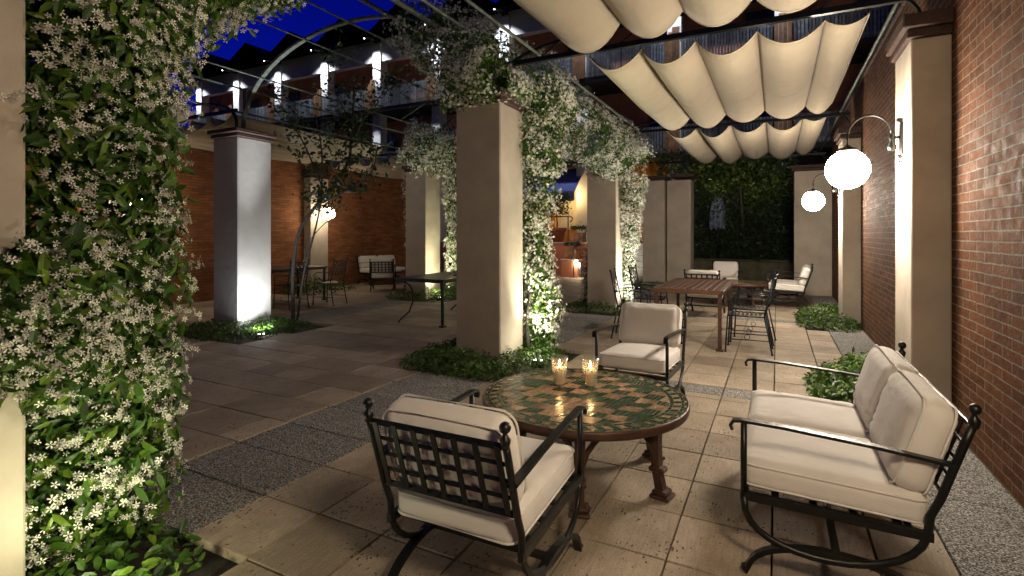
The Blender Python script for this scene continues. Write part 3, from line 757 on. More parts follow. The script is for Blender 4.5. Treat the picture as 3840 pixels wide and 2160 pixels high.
def piping(mb, mt, s, r, z, rr=.0045):
    hx, hy = s[0] / 2, s[1] / 2; pts = []
    for cx, cy, a0 in ((hx - r, hy - r, 0), (-hx + r, hy - r, 90), (-hx + r, -hy + r, 180), (hx - r, -hy + r, 270)):
        for k in range(6):
            a = R(a0 + 90 * k / 5); pts.append(mt @ Vector((cx + r * math.cos(a), cy + r * math.sin(a), z)))
    mb.tube(pts, rr * 2, 6, True)
def make_seat(name, label, cat, w, ncush, ncol, group):
    t = thing(name, label, cat, (0, 0, 0), 0, group)      # faces -y ; side frames at x = +-w/2
    hw = w / 2
    back = [(.40, .765), (.375, .69), (.34, .58), (.305, .47), (.275, .40)]
    arc = []
    y0, z0, y1, z1 = .275, .40, -.36, .335
    for i in range(1, 17):   # belly of the U
        th = math.pi * (i / 16); yy = (y0 + y1) / 2 + (y0 - y1) / 2 * math.cos(th)
        arc.append((yy, (z0 + (z1 - z0) * i / 16) - .225 * math.sin(th) ** .75))
    for sx in (-1, 1):
        x = sx * hw; f = MB()
        f.sweep([(x, y, z) for y, z in back + arc], .026, .030, (1, 0, 0), 8)
        f.sweep([(x, -.36, .335), (x, -.36, .645)], .026, .026, (1, 0, 0), 8)
        f.sweep([(x, -.37, .338), (x, .285, .325)], .022, .034, (1, 0, 0), rnd=False)
        f.build('side_frame', m_iron, t)
        a = MB(); a.sweep([(x, -.405, .612), (x, -.412, .632), (x, -.40, .65), (x, -.37, .655), (x, -.2, .65), (x, .1, .63), (x, .348, .605)], .034, .012, (1, 0, 0), rnd=False)
        a.build('armrest', m_iron, t)
        fi = MB(); fi.lathe([(.013, -.02), (.018, 0), (.019, .01), (.011, .02), (.008, .032)], (x, .402, .77), 14); fi.ball((x, .404, .819), .0205, 16, .97)
        fi.build('finial', m_iron, t)
        ba = MB(); pts = []
        for i in range(21):
            th = math.pi * i / 20; pts.append((x * .98, -.02 + .325 * math.cos(th), .008 + .16 * math.sin(th) ** .85))
        pts = [(x * .98, .318, .03), (x * .98, .312, .012)] + pts[1:-1] + [(x * .98, -.352, .012), (x * .98, -.362, .032)]
        ba.sweep(pts, .034, .02, (1, 0, 0), rnd=False); ba.build('base_arch', m_iron, t)
    st = MB(); st.sweep([(-hw, -.02, .155), (hw, -.02, .155)], .03, .02, (0, 1, 0), rnd=False)
    st.sweep([(-hw, -.36, .33), (hw, -.36, .33)], .03, .03, (0, 1, 0), rnd=False); st.sweep([(-hw, .215, .325), (hw, .215, .325)], .024, .024, (0, 1, 0), rnd=False)
    for k in range(4): st.sweep([(-hw, -.24 + .14 * k, .335), (hw, -.24 + .14 * k, .335)], .03, .008, (0, 1, 0), rnd=False)
    st.build('seat_bars', m_iron, t)
    # lattice back
    la = MB(); bz = lambda z: .40 - (.765 - z) * .323
    rows_ = 4; zt, zb = .752, .488
    for i in range(rows_ + 1):
        z = zb + (zt - zb) * i / rows_; la.sweep([(-hw + .012, bz(z) + .002, z), (hw - .012, bz(z) + .002, z)], .022 if i in (0, rows_) else .014, .007, (0, -.3, 1), rnd=False)
    for k in range(ncol + 1):
        x = -hw + .03 + (w - .06) * k / ncol; la.sweep([(x, bz(zb) + .008, zb), (x, bz(zt) + .008, zt)], .022, .006, (1, 0, 0), rnd=False)
    for k in range(2): la.tube([((-hw) * (1 - 2 * k), bz(.6), .6), ((-hw + .03) * (1 - 2 * k), bz(.6), .6)], .012)
    la.build('back_lattice', m_iron, t)
    cw = (w - .035) / ncush
    for k in range(ncush):
        cx = -w / 2 + .0175 + cw * (k + .5)
        s = MB(); dm = (cw - .008, .65, .128)
        mt = rbox(s, (cx, -.045, .410), dm, .045, (.006, .008, .022), 26, Matrix.Rotation(R(-2.0), 4, 'X'), .0012, pk=.0045)
        so = s.build('seat_cushion', m_cushion, t)
        pp = MB(); piping(pp, mt, (dm[0] + .004, dm[1] + .004), .05, .042); piping(pp, mt, (dm[0] + .004, dm[1] + .004), .05, -.042); pp.build('piping', m_cushion, so)
        s = MB(); db = (cw - .012, .372, .145); tl = Matrix.Rotation(R(90 - 17), 4, 'X')
        mt = rbox(s, (cx, .266, .634), db, .065, (.006, .008, .012), 26, tl, .0014, pk=.0055)
        bo = s.build('back_cushion', m_cushion, t)
        pp = MB(); piping(pp, mt, (db[0] - .004, db[1] - .004), .062, .050); piping(pp, mt, (db[0] - .004, db[1] - .004), .062, -.050); pp.build('piping', m_cushion, bo)
    return t
GA, GL = 'ivory cushioned iron armchairs', 'ivory cushioned iron loveseats'
arm = make_seat('armchair', 'near ivory cushioned iron armchair seen from behind with its lattice back', 'armchair', .575, 1, 6, GA)
arm.location = (-1.085, 1.90, 0); arm.rotation_euler = (0, 0, R(181))
again(arm, (-1.03, 4.50, 0), R(-2), 'ivory armchair facing the camera just behind the round mosaic table')
again(arm, (-1.15, 9.98, 0), R(178), 'armchair with lattice back toward us directly behind the wooden dining table')
again(arm, (-1.05, 12.85, 0), R(3), 'farthest white armchair facing forward before the dark hedge')
again(arm, (-9.15, 10.55, 0), R(216), 'small armchair showing its lattice back beside the left brick wall')
love = make_seat('loveseat', 'large ivory two seat loveseat with iron frame at the right foreground', 'loveseat', 1.22, 2, 12, GL)
love.location = (.235, 3.04, 0); love.rotation_euler = (0, 0, R(-90))
again(love, (.24, 12.1, 0), R(-93), 'far loveseat seen from the side in front of the plain end wall')
again(love, (-10.45, 12.0, 0), R(72), 'loveseat with two back cushions standing against the left brick wall')

# ------------------------------------------------------------------ mosaic tables
m_tileg = M('green_marble_tile', (.022, .075, .038), .2, var=.5, vs=30, tonev=.6, spec=.6)
m_tilet = M('tan_marble_tile', (.42, .27, .155), .25, var=.4, vs=26, tonev=.5, spec=.6)
m_grout = M('mosaic_grout', (.26, .19, .12), .6, var=.2)
def make_table(label):
    t = thing('mosaic_table', label, 'coffee table', (0, 0, 0), 0, 'round mosaic coffee tables'); RR = .61; H = .465
    top = MB(); top.lathe([(.0001, -.012), (RR - .004, -.012), (RR - .004, 0), (.0001, 0)], (0, 0, H - .003), 72, mi=2, smooth=False)
    cs = .105; jit = {}
    def J(i, j):
        if (i, j) not in jit: jit[(i, j)] = (random.uniform(-.014, .014), random.uniform(-.012, .012))
        return (i * cs + jit[(i, j)][0] + j * cs * .22, j * cs * .86 + jit[(i, j)][1])
    ri = .508
    for i in range(-10, 10):
        for j in range(-9, 9):
            q = [J(i, j), J(i + 1, j), J(i + 1, j + 1), J(i, j + 1)]
            c_ = (sum(p[0] for p in q) / 4, sum(p[1] for p in q) / 4)
            if math.hypot(*c_) > ri + .05: continue
            green = ((i + j) % 2 == 0) != (random.random() < .12)
            parts = random.choice((2, 3, 3, 4)) if green else random.choice((1, 1, 2))
            for s in range(parts):
                a, c = s / parts, (s + 1) / parts; g = .018 if parts == 1 else .035
                lerp = lambda p, r_, u: (p[0] + (r_[0] - p[0]) * u, p[1] + (r_[1] - p[1]) * u)
                quad = [lerp(q[0], q[1], a + g), lerp(q[0], q[1], c - g), lerp(q[3], q[2], c - g), lerp(q[3], q[2], a + g)]
                m_ = (sum(p[0] for p in quad) / 4, sum(p[1] for p in quad) / 4)
                quad = [(m_[0] + (p[0] - m_[0]) * .97, m_[1] + (p[1] - m_[1]) * .95) for p in quad]
                # clip to the inner disc
                quad = [(p[0] * min(1, ri / max(1e-6, math.hypot(*p))), p[1] * min(1, ri / max(1e-6, math.hypot(*p)))) for p in quad]
                ar = abs(sum(quad[k][0] * quad[(k + 1) % 4][1] - quad[(k + 1) % 4][0] * quad[k][1] for k in range(4))) / 2
                if ar < 2e-4: continue
                zz = [H + .0015 + random.uniform(-.0008, .0008) for _ in quad]
                top.add([(p[0], p[1], z) for p, z in zip(quad, zz)], [(0, 1, 2, 3)], False, 0 if green else 1)
    def ring(r0, r1, n, alt, sk=0.0):
        for k in range(n):
            a0 = 2 * math.pi * (k + .06) / n; a1 = 2 * math.pi * (k + .94) / n
            pts = [(r0 * math.cos(a0), r0 * math.sin(a0)), (r1 * math.cos(a0 + sk), r1 * math.sin(a0 + sk)), (r1 * math.cos(a1 + sk), r1 * math.sin(a1 + sk)), (r0 * math.cos(a1), r0 * math.sin(a1))]
            top.add([(x, y, H + .0015 + random.uniform(-.0006, .0006)) for x, y in pts], [(3, 2, 1, 0)], False, alt[k % len(alt)])
    ring(.514, .531, 60, [0]); ring(.535, .574, 88, [0, 1], .03); ring(.578, .592, 70, [0]); ring(.594, .605, 120, [0, 1, 0])
    top.build('tabletop', [m_tileg, m_tilet, m_grout], t)
    MB().lathe([(RR - .03, -.045), (RR + .006, -.045), (RR + .012, -.03), (RR + .012, -.006), (RR + .006, .003), (RR - .002, .003), (RR - .002, -.014)], (0, 0, H), 72).build('rim', m_brown, t)
    for k in range(6):
        a = R(-13 + 60 * k); ca, sa = math.cos(a), math.sin(a)
        mt = Matrix.Rotation(a, 4, 'Z')
        l = MB(); l.sweep([mt @ Vector(p) for p in ((.475, 0, H - .03), (.472, 0, .3), (.48, 0, .15), (.505, 0, .03))], .052, .05, (-sa, ca, 0), rnd=False, tap=[1.15, 1.0, .9, .95])
        l.box(.455, .565, -.055, .055, 0, .02, bev=.006, mat=mt); l.box(.465, .55, -.045, .045, .021, .045, bev=.008, mat=mt)
        l.box(.44, .53, -.034, .034, .135, .165, bev=.008, mat=mt)
        l.build('leg', m_brown, t)
        b = MB(); a2 = a + R(60); p0 = Vector((.48 * ca, .48 * sa, .2)); p1 = Vector((.48 * math.cos(a2), .48 * math.sin(a2), .2)); pts = []
        for i in range(13):
            u = i / 12; p = p0.lerp(p1, u); p.z = .2 + .215 * math.sin(math.pi * u) ** .6; pts.append(p)
        b.sweep(pts, .03, .012, (0, 0, 1), rnd=False); b.build('brace', m_brown, t)
    return t
mt1 = make_table('round green and tan mosaic coffee table carrying two candle glasses')
mt1.location = (-1.06, 3.05, 0)
again(mt1, (-.72, 11.75, 0), R(20), 'small dark round table half hidden behind the wooden dining table')
again(mt1, (-8.75, 11.75, 0), R(35), 'round table half hidden beside the far greenish pillar on the left')
def candle_glass(loc, label):
    t = thing('candle_holder', label, 'candle holder', loc, 0, 'glass candle holders on the mosaic table')
    MB().lathe([(.0001, .004), (.036, .004), (.038, .012), (.044, .08), (.054, .185), (.0565, .185), (.047, .08), (.042, .008), (.038, 0), (.0001, 0)], n=28).build('glass', m_glass, t)
    c = MB(); c.lathe([(.0001, .006), (.028, .006), (.0285, .01), (.0285, .108), (.026, .113), (.012, .108), (.0001, .107)], n=24); co = c.build('candle', m_wax, t)
    MB().tube([(0, 0, .106), (.001, 0, .12)], .003, 6).build('wick', m_iron, co)
    MB().lathe([(.0001, .114), (.005, .119), (.0075, .128), (.0058, .142), (.0026, .156), (.0001, .166)], n=12).build('flame', m_flame, co)
    p = point((0, 0, .142), 2.2, (1, .58, .22), .008); p.name = 'flame_light'; p.parent = t
    return t
HT = .467
candle_glass((-1.27, 3.18, HT), 'left lit candle in a flared clear glass, soot spot near its base')
candle_glass((-1.08, 3.24, HT), 'right lit candle in a flared clear glass nearer the table centre')

# ------------------------------------------------------------------ dining sets
def make_dchair(label, mat):
    t = thing('dining_chair', label, 'dining chair', (0, 0, 0), 0, 'slatted iron dining chairs')   # faces -y
    for sx in (-1, 1):
        MB().tube([(sx * .2, -.21, .45), (sx * .205, -.225, .2), (sx * .21, -.235, .012)], .02, 8).tube([(sx * .21, -.235, .012), (sx * .21, -.235, 0)], .034, 8).build('leg', mat, t)
        MB().tube([(sx * .2, .2, .45), (sx * .205, .25, .2), (sx * .21, .285, .012)], .02, 8).tube([(sx * .21, .285, .012), (sx * .21, .285, 0)], .034, 8).build('leg', mat, t)
        MB().tube([(sx * .2, .2, .45), (sx * .2, .25, .68), (sx * .2, .30, .93)], .02, 8).ball((sx * .2, .303, .945), .018, 10).build('back_post', mat, t)
        a = MB(); a.tube([(sx * .21, .235, .66), (sx * .225, .08, .675), (sx * .23, -.12, .665), (sx * .225, -.2, .63), (sx * .215, -.2, .55), (sx * .205, -.205, .45)], .016, 8); a.build('armrest', mat, t)
        s = MB(); s.tube([(sx * .207, -.23, .16), (sx * .207, .258, .17)], .012, 6)
        s.tube([(sx * .207, .01 + .03 * math.cos(q), .2 + .03 * math.sin(q)) for q in [2 * math.pi * i / 12 for i in range(12)]], .007, 6, True)
        s.build('stretcher', mat, t)
    st = MB()
    for k in range(9):
        y = -.2 + .4 * k / 8; st.sweep([(-.2, y, .452), (0, y, .44), (.2, y, .452)], .03, .006, (0, 1, 0), rnd=False)
    st.tube([(-.2, -.21, .45), (.2, -.21, .45)], .018); st.tube([(-.2, .2, .45), (.2, .2, .45)], .018)
    for sx in (-1, 1): st.tube([(sx * .2, -.21, .45), (sx * .2, .2, .45)], .018)
    st.build('seat', mat, t)
    b = MB(); by = lambda z: .2 + (z - .45) * .21
    b.tube([(-.2, by(.9), .9), (0, by(.9) + .03, .915), (.2, by(.9), .9)], .018); b.tube([(-.2, by(.62), .62), (0, by(.62) + .03, .62), (.2, by(.62), .62)], .014)
    for k in range(-3, 8):
        for dr in (-1, 1):
            pts = []
            for i in range(7):
                z = .62 + .28 * i / 6; x = -.2 + .08 * k + dr * .2 * (i / 6 - .5)
                if -.2 <= x <= .2: pts.append((x, by(z) + .03 * (1 - (x / .2) ** 2) + dr * .004, z))
            if len(pts) > 1: b.sweep(pts, .016, .005, (1, 0, 0), rnd=False)
    b.build('back_lattice', mat, t); return t
dc = make_dchair('front iron dining chair at the right side of the wooden table', m_iron_b)
dc.location = (-.33, 7.15, 0); dc.rotation_euler = (0, 0, R(-90))
again(dc, (-.31, 7.80, 0), R(-93), 'rear iron dining chair at the right side of the wooden table')
again(dc, (-1.80, 7.35, 0), R(97), 'nearer iron dining chair left of the wooden table, beside the brown pillar')
again(dc, (-1.78, 8.35, 0), R(88), 'farther iron dining chair left of the wooden table, before the jasmine')
again(dc, (-8.55, 7.15, 0), R(-96), 'black lattice back chair nearest the grey pillar in the left bay')
again(dc, (-8.35, 7.95, 0), R(-84), 'black lattice back chair at the right end of the left bay table')
again(dc, (-10.15, 7.4, 0), R(92), 'black chair on the far side of the left bay table by the brick')
t = thing('dining_table', 'brown slatted wooden dining table with square iron legs near the brown pillar', 'dining table', (-1.02, 7.8, 0))
tp = MB(); n = 9
for k in range(n):
    x0 = -.40 + .8 * k / n; tp.box(x0 + .003, x0 + .8 / n - .003, -.84, .84, .72, .748, bev=.003)
tp.build('tabletop', m_wood, t)
ap = MB(); ap.box(-.435, -.402, -.9, .9, .70, .752, bev=.004); ap.box(.402, .435, -.9, .9, .70, .752, bev=.004); ap.box(-.402, .402, -.9, -.842, .70, .752, bev=.004); ap.box(-.402, .402, .842, .9, .70, .752, bev=.004)
ap.build('frame', m_wood, t)
for sx in (-1, 1):
    for sy in (-1, 1):
        l = MB(); l.box(sx * .39 - .022, sx * .39 + .022, sy * .855 - .022, sy * .855 + .022, .02, .70, bev=.003); l.box(sx * .39 - .045, sx * .39 + .045, sy * .855 - .045, sy * .855 + .045, 0, .02, bev=.004); l.build('leg', m_brown, t)
        MB().tube([(sx * .39, sy * .83, .35), (sx * .39, sy * .76, .5), (sx * .39, sy * .62, .62), (sx * .39, sy * .45, .69)], .014, 6).build('brace', m_brown, t)
def iron_table(loc, label, L, W, lyre):
    t = thing('dining_table', label, 'dining table', loc)
    tp = MB(); tp.box(-W / 2, W / 2, -L / 2, L / 2, .725, .75, bev=.005); tp.build('tabletop', m_iron_b if lyre else m_wood, t)
    for sx in (-1, 1):
        for sy in (-1, 1):
            l = MB()
            if lyre and sx < 0:
                pts = [(0, .69), (.14, .62), (.2, .5), (.19, .36), (.12, .2), (-.02, .09), (-.09, .03), (-.1, 0)]
                l.tube([(-W / 2 + .12 + a, sy * (L / 2 - .1), z) for a, z in pts], .026, 8)
            else: l.box(sx * (W / 2 - .06) - .02, sx * (W / 2 - .06) + .02, sy * (L / 2 - .06) - .02, sy * (L / 2 - .06) + .02, 0, .70, bev=.004); l.box(sx * (W / 2 - .06) - .045, sx * (W / 2 - .06) + .045, sy * (L / 2 - .06) - .045, sy * (L / 2 - .06) + .045, 0, .03, bev=.006)
            l.build('leg', m_iron, t)
    MB().box(-W / 2 + .02, W / 2 - .02, -L / 2 + .02, L / 2 - .02, .69, .722, bev=.004).build('frame', m_iron, t); return t
iron_table((-5.08, 7.55, 0), 'dark iron table with a curled leg and candelabra, left of the middle pillar', 1.75, .98, True)
iron_table((-9.4, 7.55, 0), 'brown topped dining table of the left bay between black chairs', 1.85, .95, False)
# candelabra
t = thing('candelabra', 'thin wire candelabra with three lit candle cups on the dark table', 'candelabra', (-4.92, 7.55, .75))
b = MB(); b.lathe([(.0001, 0), (.07, 0), (.07, .008), (.012, .014), (.008, .05)], n=16)
cups = [(-.13, 0, .17), (.10, -.06, .22), (.12, .12, .24)]
for x, y, z in cups: b.tube([(0, 0, .03), (x * .5, y * .5, .05), (x, y, .08), (x, y, z)], .008, 6)
for k in range(5):
    a = k * 1.256; b.tube([(.09 * math.cos(a) + .025 * math.cos(q), .09 * math.sin(a) + .025 * math.sin(q), .05 + .03 * math.sin(q)) for q in [2 * math.pi * i / 10 for i in range(10)]], .005, 5, True)
b.build('stand', m_iron, t)
for x, y, z in cups:
    c = MB(); c.lathe([(.006, -.01), (.018, 0), (.03, .02), (.034, .045), (.031, .045), (.026, .02), (.0001, .008)], (x, y, z), 14); c.build('cup', m_iron, t)
    cd = MB().lathe([(.0001, .01), (.024, .01), (.024, .06), (.0001, .06)], (x, y, z), 14).build('candle', m_wax, t)
    MB().lathe([(.0001, .064), (.008, .072), (.0115, .086), (.007, .105), (.0001, .125)], (x, y, z), 10).build('flame', m_flame, cd)
    p = point((x, y, z + .1), .7, (1, .55, .2), .01); p.parent = t

# ------------------------------------------------------------------ ground spotlights
W_ = (1, .97, .9)
uplight(-6.62, 5.02, (-7.10, 5.38, 1.3), 125, (.93, .97, 1), 'bright ground spotlight at the foot of the grey pillar', size=155, spill=1.5, beam=((-6.85, 5.34, 3.9), 1100, 30))
uplight(-2.42, 5.42, (-2.5, 5.85, 1.2), 14, (1, .97, .70), 'ground spotlight glowing in the leaves beside the middle pillar', size=120, spill=5, beam=((-2.6, 6.3, 3.2), 320, 75))
uplight(-2.22, 1.0, (-2.66, 1.15, .9), 24, (1, .98, .60), 'ground spotlight at the foot of the foreground jasmine', size=150, spill=9)
uplight(-6.85, 9.8, (-7.15, 10.0, 1.4), 120, (1, .95, .62), 'ground spotlight lighting the far greenish pillar', size=110, spill=4, beam=((-6.8, 9.9, 3.4), 300, 60))
uplight(-2.35, 9.95, (-2.70, 10.05, 1.4), 130, (1, .97, .80), 'ground spotlight behind the brown pillar by the wooden table', size=120, spill=5, beam=((-2.6, 9.3, 3.0), 300, 75))

# ------------------------------------------------------------------ hotel
ht = thing('hotel_building', 'three storey hotel with lit white columns, slatted balconies and black gabled roofs', 'building')
SP = 3.37; X0 = -30.15; CX = [X0 + SP * k for k in range(12)]; FY, BY, WY = 19.0, 18.35, 20.4
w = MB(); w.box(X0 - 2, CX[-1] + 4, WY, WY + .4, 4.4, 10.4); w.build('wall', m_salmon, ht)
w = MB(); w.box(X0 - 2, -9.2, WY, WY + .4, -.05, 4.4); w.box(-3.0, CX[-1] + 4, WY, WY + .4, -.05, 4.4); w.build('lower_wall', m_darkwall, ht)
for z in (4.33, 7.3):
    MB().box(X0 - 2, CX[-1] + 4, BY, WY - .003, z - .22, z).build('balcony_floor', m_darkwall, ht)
MB().box(X0 - 2, CX[-1] + 4, FY - .1, WY - .003, 10.402, 10.6).build('loggia_ceiling', m_white, ht)
for k, x in enumerate(CX):
    c = MB(); c.box(x - .24, x + .24, FY - .25, FY + .25, -.05, 10.35, bev=.02); c.build('column', m_white, ht)
    if k < len(CX) - 1:
        MB().box(x + .242, x + SP - .242, FY - .15, FY + .15, 9.55, 10.4).build('lintel', m_white, ht)
        g = MB(); xm = x + SP / 2; e = SP / 2 + .12
        vs = [(xm - e, 18.1, 10.45), (xm + e, 18.1, 10.45), (xm, 18.1, 11.5), (xm - e, 22, 10.45), (xm + e, 22, 10.45), (xm, 22, 11.5)]
        vs += [(p[0], p[1], p[2] + .14) for p in vs]
        g.add(vs, [(0, 2, 1), (3, 4, 5), (6, 7, 8), (9, 11, 10), (0, 3, 5, 2), (1, 2, 5, 4), (6, 8, 11, 9), (7, 10, 11, 8), (0, 6, 9, 3), (1, 4, 10, 7), (0, 1, 7, 6), (0, 2, 8, 6), (1, 7, 8, 2)])
        g.build('gable_roof', m_roof, ht)
        for z in (4.33, 7.3):
            r = MB(); xx = x + .3
            while xx < x + SP - .3:
                wd = random.uniform(.06, .075); r.box(xx, xx + wd, BY - .02, BY, z - .05, z + .86 + random.uniform(-.01, .01)); xx += wd + .03
            r.box(x + .26, x + SP - .26, BY + .002, BY + .05, z + .05, z + .11); r.box(x + .26, x + SP - .26, BY + .002, BY + .05, z + .74, z + .80)
            r.build('balcony_rail', m_slat, ht)
            wn = MB(); wx = x + SP * .62; wn.box(wx, wx + .09, WY - .06, WY - .002, z + .02, z + 2.2); wn.box(wx + 1.1, wx + 1.19, WY - .06, WY - .002, z + .02, z + 2.2); wn.box(wx + .09, wx + 1.1, WY - .06, WY - .002, z + 2.1, z + 2.2)
            wo = wn.build('window', m_frame, ht); MB().box(wx + .092, wx + 1.098, WY - .03, WY - .004, z + .02, z + 2.098).build('pane', m_pane, wo)
    for z in (4.33, 7.3):
        r = MB()
        for q in range(4): r.box(x - .25 + .125 * q + .004, x - .25 + .125 * (q + 1) - .004, BY - .03, BY + .03, z - .06, z + .95 + (.3 if q > 1 else .14 * q))
        r.build('balcony_post', m_slatw, ht)
    if k < 10:
        MB().box(x - .05, x + .05, 17.9, 18.0, 10.36, 10.42, bev=.01).box(x - .02, x + .02, 18.0, 18.76, 10.38, 10.41).build('column_light', m_lens_w if False else m_iron, ht)
        MB().ball((x, 17.95, 10.37), .03, 10).build('column_bulb', m_lens_w, ht)
        s = spot((x, 17.95, 10.26), (x, 18.9, 8.4), 480, (.90, .93, 1), 96, 1.0, .04); s.parent = ht
        s = spot((x, 17.95, 7.0), (x, 18.6, 5.2), 130, (.9, .95, 1), 62, .9, .04); s.parent = ht
# ground floor cafe front
cf = thing('cafe_front', 'lit ochre cafe front with white curtains under a blue awning', 'building', (-7.2, 18.95, 1.17))
MB().box(-2.0, 4.2, .35, .5, .0, 2.9).build('wall', m_yellow, cf)
for x0 in (-1.9, -.6, .75, 2.0, 3.1):
    wo = MB().box(x0, x0 + .95, .30, .345, .5, 2.2).build('window', m_glow, cf)
    cu = MB()
    for q in range(14): cu.box(x0 + .035 + q * .063, x0 + .035 + q * .063 + .058, .26 + .015 * (q % 2), .285 + .015 * (q % 2), .5, 2.15)
    cu.build('curtain', m_curt, wo)
for x0 in (-2.0, -.78, .5, 1.78, 2.92, 4.0): MB().box(x0, x0 + .14, .2, .348, 0, 2.9).build('post', m_yellow, cf)
aw = thing('awning', 'blue cloth awning with scalloped pale valance over the cafe window', 'awning', (-7.35, 18.9, 0))
a = MB(); a.add([(-1.5, .3, 4.05), (.75, .3, 4.05), (.75, -.9, 3.05), (-1.5, -.9, 3.05), (-1.5, .3, 4.02), (.75, .3, 4.02), (.75, -.9, 3.02), (-1.5, -.9, 3.02)], [(0, 1, 2, 3)[::-1], (4, 5, 6, 7), (0, 4, 7, 3), (1, 2, 6, 5), (2, 3, 7, 6), (0, 1, 5, 4)]); a.build('cloth', m_blueaw, aw)
v = MB(); q = 0
for i in range(54):
    x0 = -1.5 + 2.25 * i / 54; x1 = -1.5 + 2.25 * (i + 1) / 54; d = .3 + .07 * abs(math.sin(i * math.pi / 9))
    v.add([(x0, -.905, 3.04), (x1, -.905, 3.04), (x1, -.905, 3.04 - d), (x0, -.905, 3.04 - d), (x0, -.9, 3.04), (x1, -.9, 3.04), (x1, -.9, 3.04 - d), (x0, -.9, 3.04 - d)], [(0, 3, 2, 1), (4, 5, 6, 7), (2, 3, 7, 6)])
v.build('valance', M('pale_valance', (.36, .38, .50), .8), aw)
point((-6.9, 18.4, 2.9), 42, (1, .62, .22), .1)
te = thing('terrace', 'terracotta coloured raised terrace wall with pale coping at the end of the walkway', 'terrace')
MB().box(-16, -5.62, 17.3, 18.9, -.05, 1.13).build('wall', m_terr, te); MB().box(-16, -5.6, 17.26, 18.9, 1.132, 1.18, bev=.01).build('coping', m_stone, te)
MB().box(-5.62, -2.6, 18.0, 18.9, -.05, 1.15).build('landing', m_stone, te)
sp = thing('stone_steps', 'brightly lit pale stone steps up to the cafe terrace', 'steps', (-4.5, 16.2, 0))
for k in range(6): MB().box(-1.1, 1.3, .3 * k, 1.8, .19 * k, .19 * (k + 1) - .002, bev=.012).build('step', m_stone, sp)
spot((-4.1, 15.3, 1.6), (-4.2, 17.0, .5), 95, (1, .93, .75), 70, .8, .05)
# handrail
hr = thing('handrail', 'thin grey metal handrail beside the terracotta terrace', 'handrail')
MB().tube([(-7.5, 17.4, 2.1), (-6.55, 17.4, 2.1)] + [(-6.55 + .09 * math.sin(q), 17.4, 2.01 + .09 * math.cos(q)) for q in [math.pi * i / 8 for i in range(9)]], .045).build('top_rail', m_rail, hr)
MB().tube([(-6.62, 17.4, 1.18), (-6.62, 17.4, 2.1)], .045).build('post', m_rail, hr)
MB().tube([(-6.12, 16.6, 0), (-6.12, 16.6, 1.05), (-5.66, 17.9, 2.1)], .05).build('post', m_rail, hr)
# starburst lamp by the steps
sl = thing('step_lamp', 'small intense lamp shining at the foot of the terrace handrail', 'lamp', (-6.0, 16.75, .38))
MB().box(-.08, .08, .0, .1, -.4, .12, bev=.01).build('housing', m_rail, sl); MB().ball((0, -.06, .05), .05, 14).build('bulb', EM('lit_bulb', (1, .85, .55), 120), sl)
point((-6.0, 16.58, .46), 16, (1, .8, .5), .05)
spot((-6.9, 15.6, 2.4), (-6.4, 17.3, .6), 60, (1, .72, .5), 80, .9, .1)
# pot with citrus tree
pt = thing('potted_citrus_tree', 'citrus tree with oranges in a big terracotta pot on the terrace', 'potted tree', (-7.15, 17.62, 1.18))
MB().lathe([(.0001, 0), (.24, 0), (.33, .42), (.37, .43), (.38, .52), (.34, .52), (.32, .47), (.0001, .46)], n=24).build('pot', m_pot, pt)
MB().tube([(0, 0, .4), (.02, .02, .7), (-.02, 0, 1.15)], .06, 8, tap=[1, .8, .6]).build('trunk', m_bark, pt)
p_, n_ = sample_caps([((0, 0, 1.05), (0, 0, 1.75), .5, .45, 1)], 1100, .3, 1.05); leaves('crown', p_, n_, .085, m_citrus, pt, .8, .5)
for i in range(12):
    a = random.random() * 6.28; MB().ball((.42 * math.cos(a), .42 * math.sin(a), random.uniform(.9, 1.75)), .045, 10).build('fruit', m_orange, pt)
for (x, y, z, lb) in ((-6.3, 17.6, 1.185, 'upper clipped round topiary in a wooden tub'), (-6.3, 16.95, .62, 'lower clipped round topiary in a wooden tub by the handrail')):
    tt = thing('topiary', lb, 'topiary', (x, y, z), 0, 'clipped topiary balls in wooden tubs')
    b = MB()
    for q in range(4): b.box(-.21 + .105 * q + .003, -.21 + .105 * (q + 1) - .003, -.21, .21, 0, .34)
    b.box(-.225, .225, -.225, .225, .05, .08, bev=.004); b.box(-.225, .225, -.225, .225, .26, .29, bev=.004); b.build('tub', m_slatw, tt)
    p_, n_ = sample_caps([((0, 0, .48), (0, 0, .54), .26, .26, 1)], 900, .8, 1.05); leaves('foliage', p_, n_, .045, m_citrus, tt, .6, .5)
pl = thing('plinth', 'small salmon block carrying the lower topiary', 'plinth', (-6.3, 16.95, 0)); MB().box(-.3, .3, -.3, .3, 0, .57, bev=.01).build('block', m_terr, pl); MB().box(-.32, .32, -.32, .32, .572, .618, bev=.008).build('slab', m_stone, pl)

# ------------------------------------------------------------------ hedge, low wall, tree, folded parasol at the far end
lw = thing('low_wall', 'low mossy stone wall under the dark hedge', 'wall'); MB().box(-2.4, 3, 17.6, 17.95, -.05, .62, bev=.02).build('stonework', M('mossy_stone', (.13, .12, .07), .9, var=.35, vs=5, bs=.6), lw)
MB().box(-2.4, 3, 17.55, 18.0, .622, .68, bev=.015).build('coping', M('mossy_coping', (.10, .10, .05), .9, var=.35, vs=5, bs=.6), lw)
hd = thing('ivy_hedge', 'tall dark hedge behind the low wall between pillar and end wall', 'hedge')
n = 9000; pos = np.stack([rng.uniform(-2.6, 1.6, n), 18.0 + rng.normal(0, .16, n), rng.uniform(.6, 3.1, n)], 1); pos[:, 1] += .12 * np.sin(pos[:, 0] * 5 + pos[:, 2] * 3)
leaves('foliage', pos, np.tile([[0, -1.0, .25]], (n, 1)), .09, m_treeleaf, hd, .6, .6, tone=rng.beta(1.5, 3.5, n))
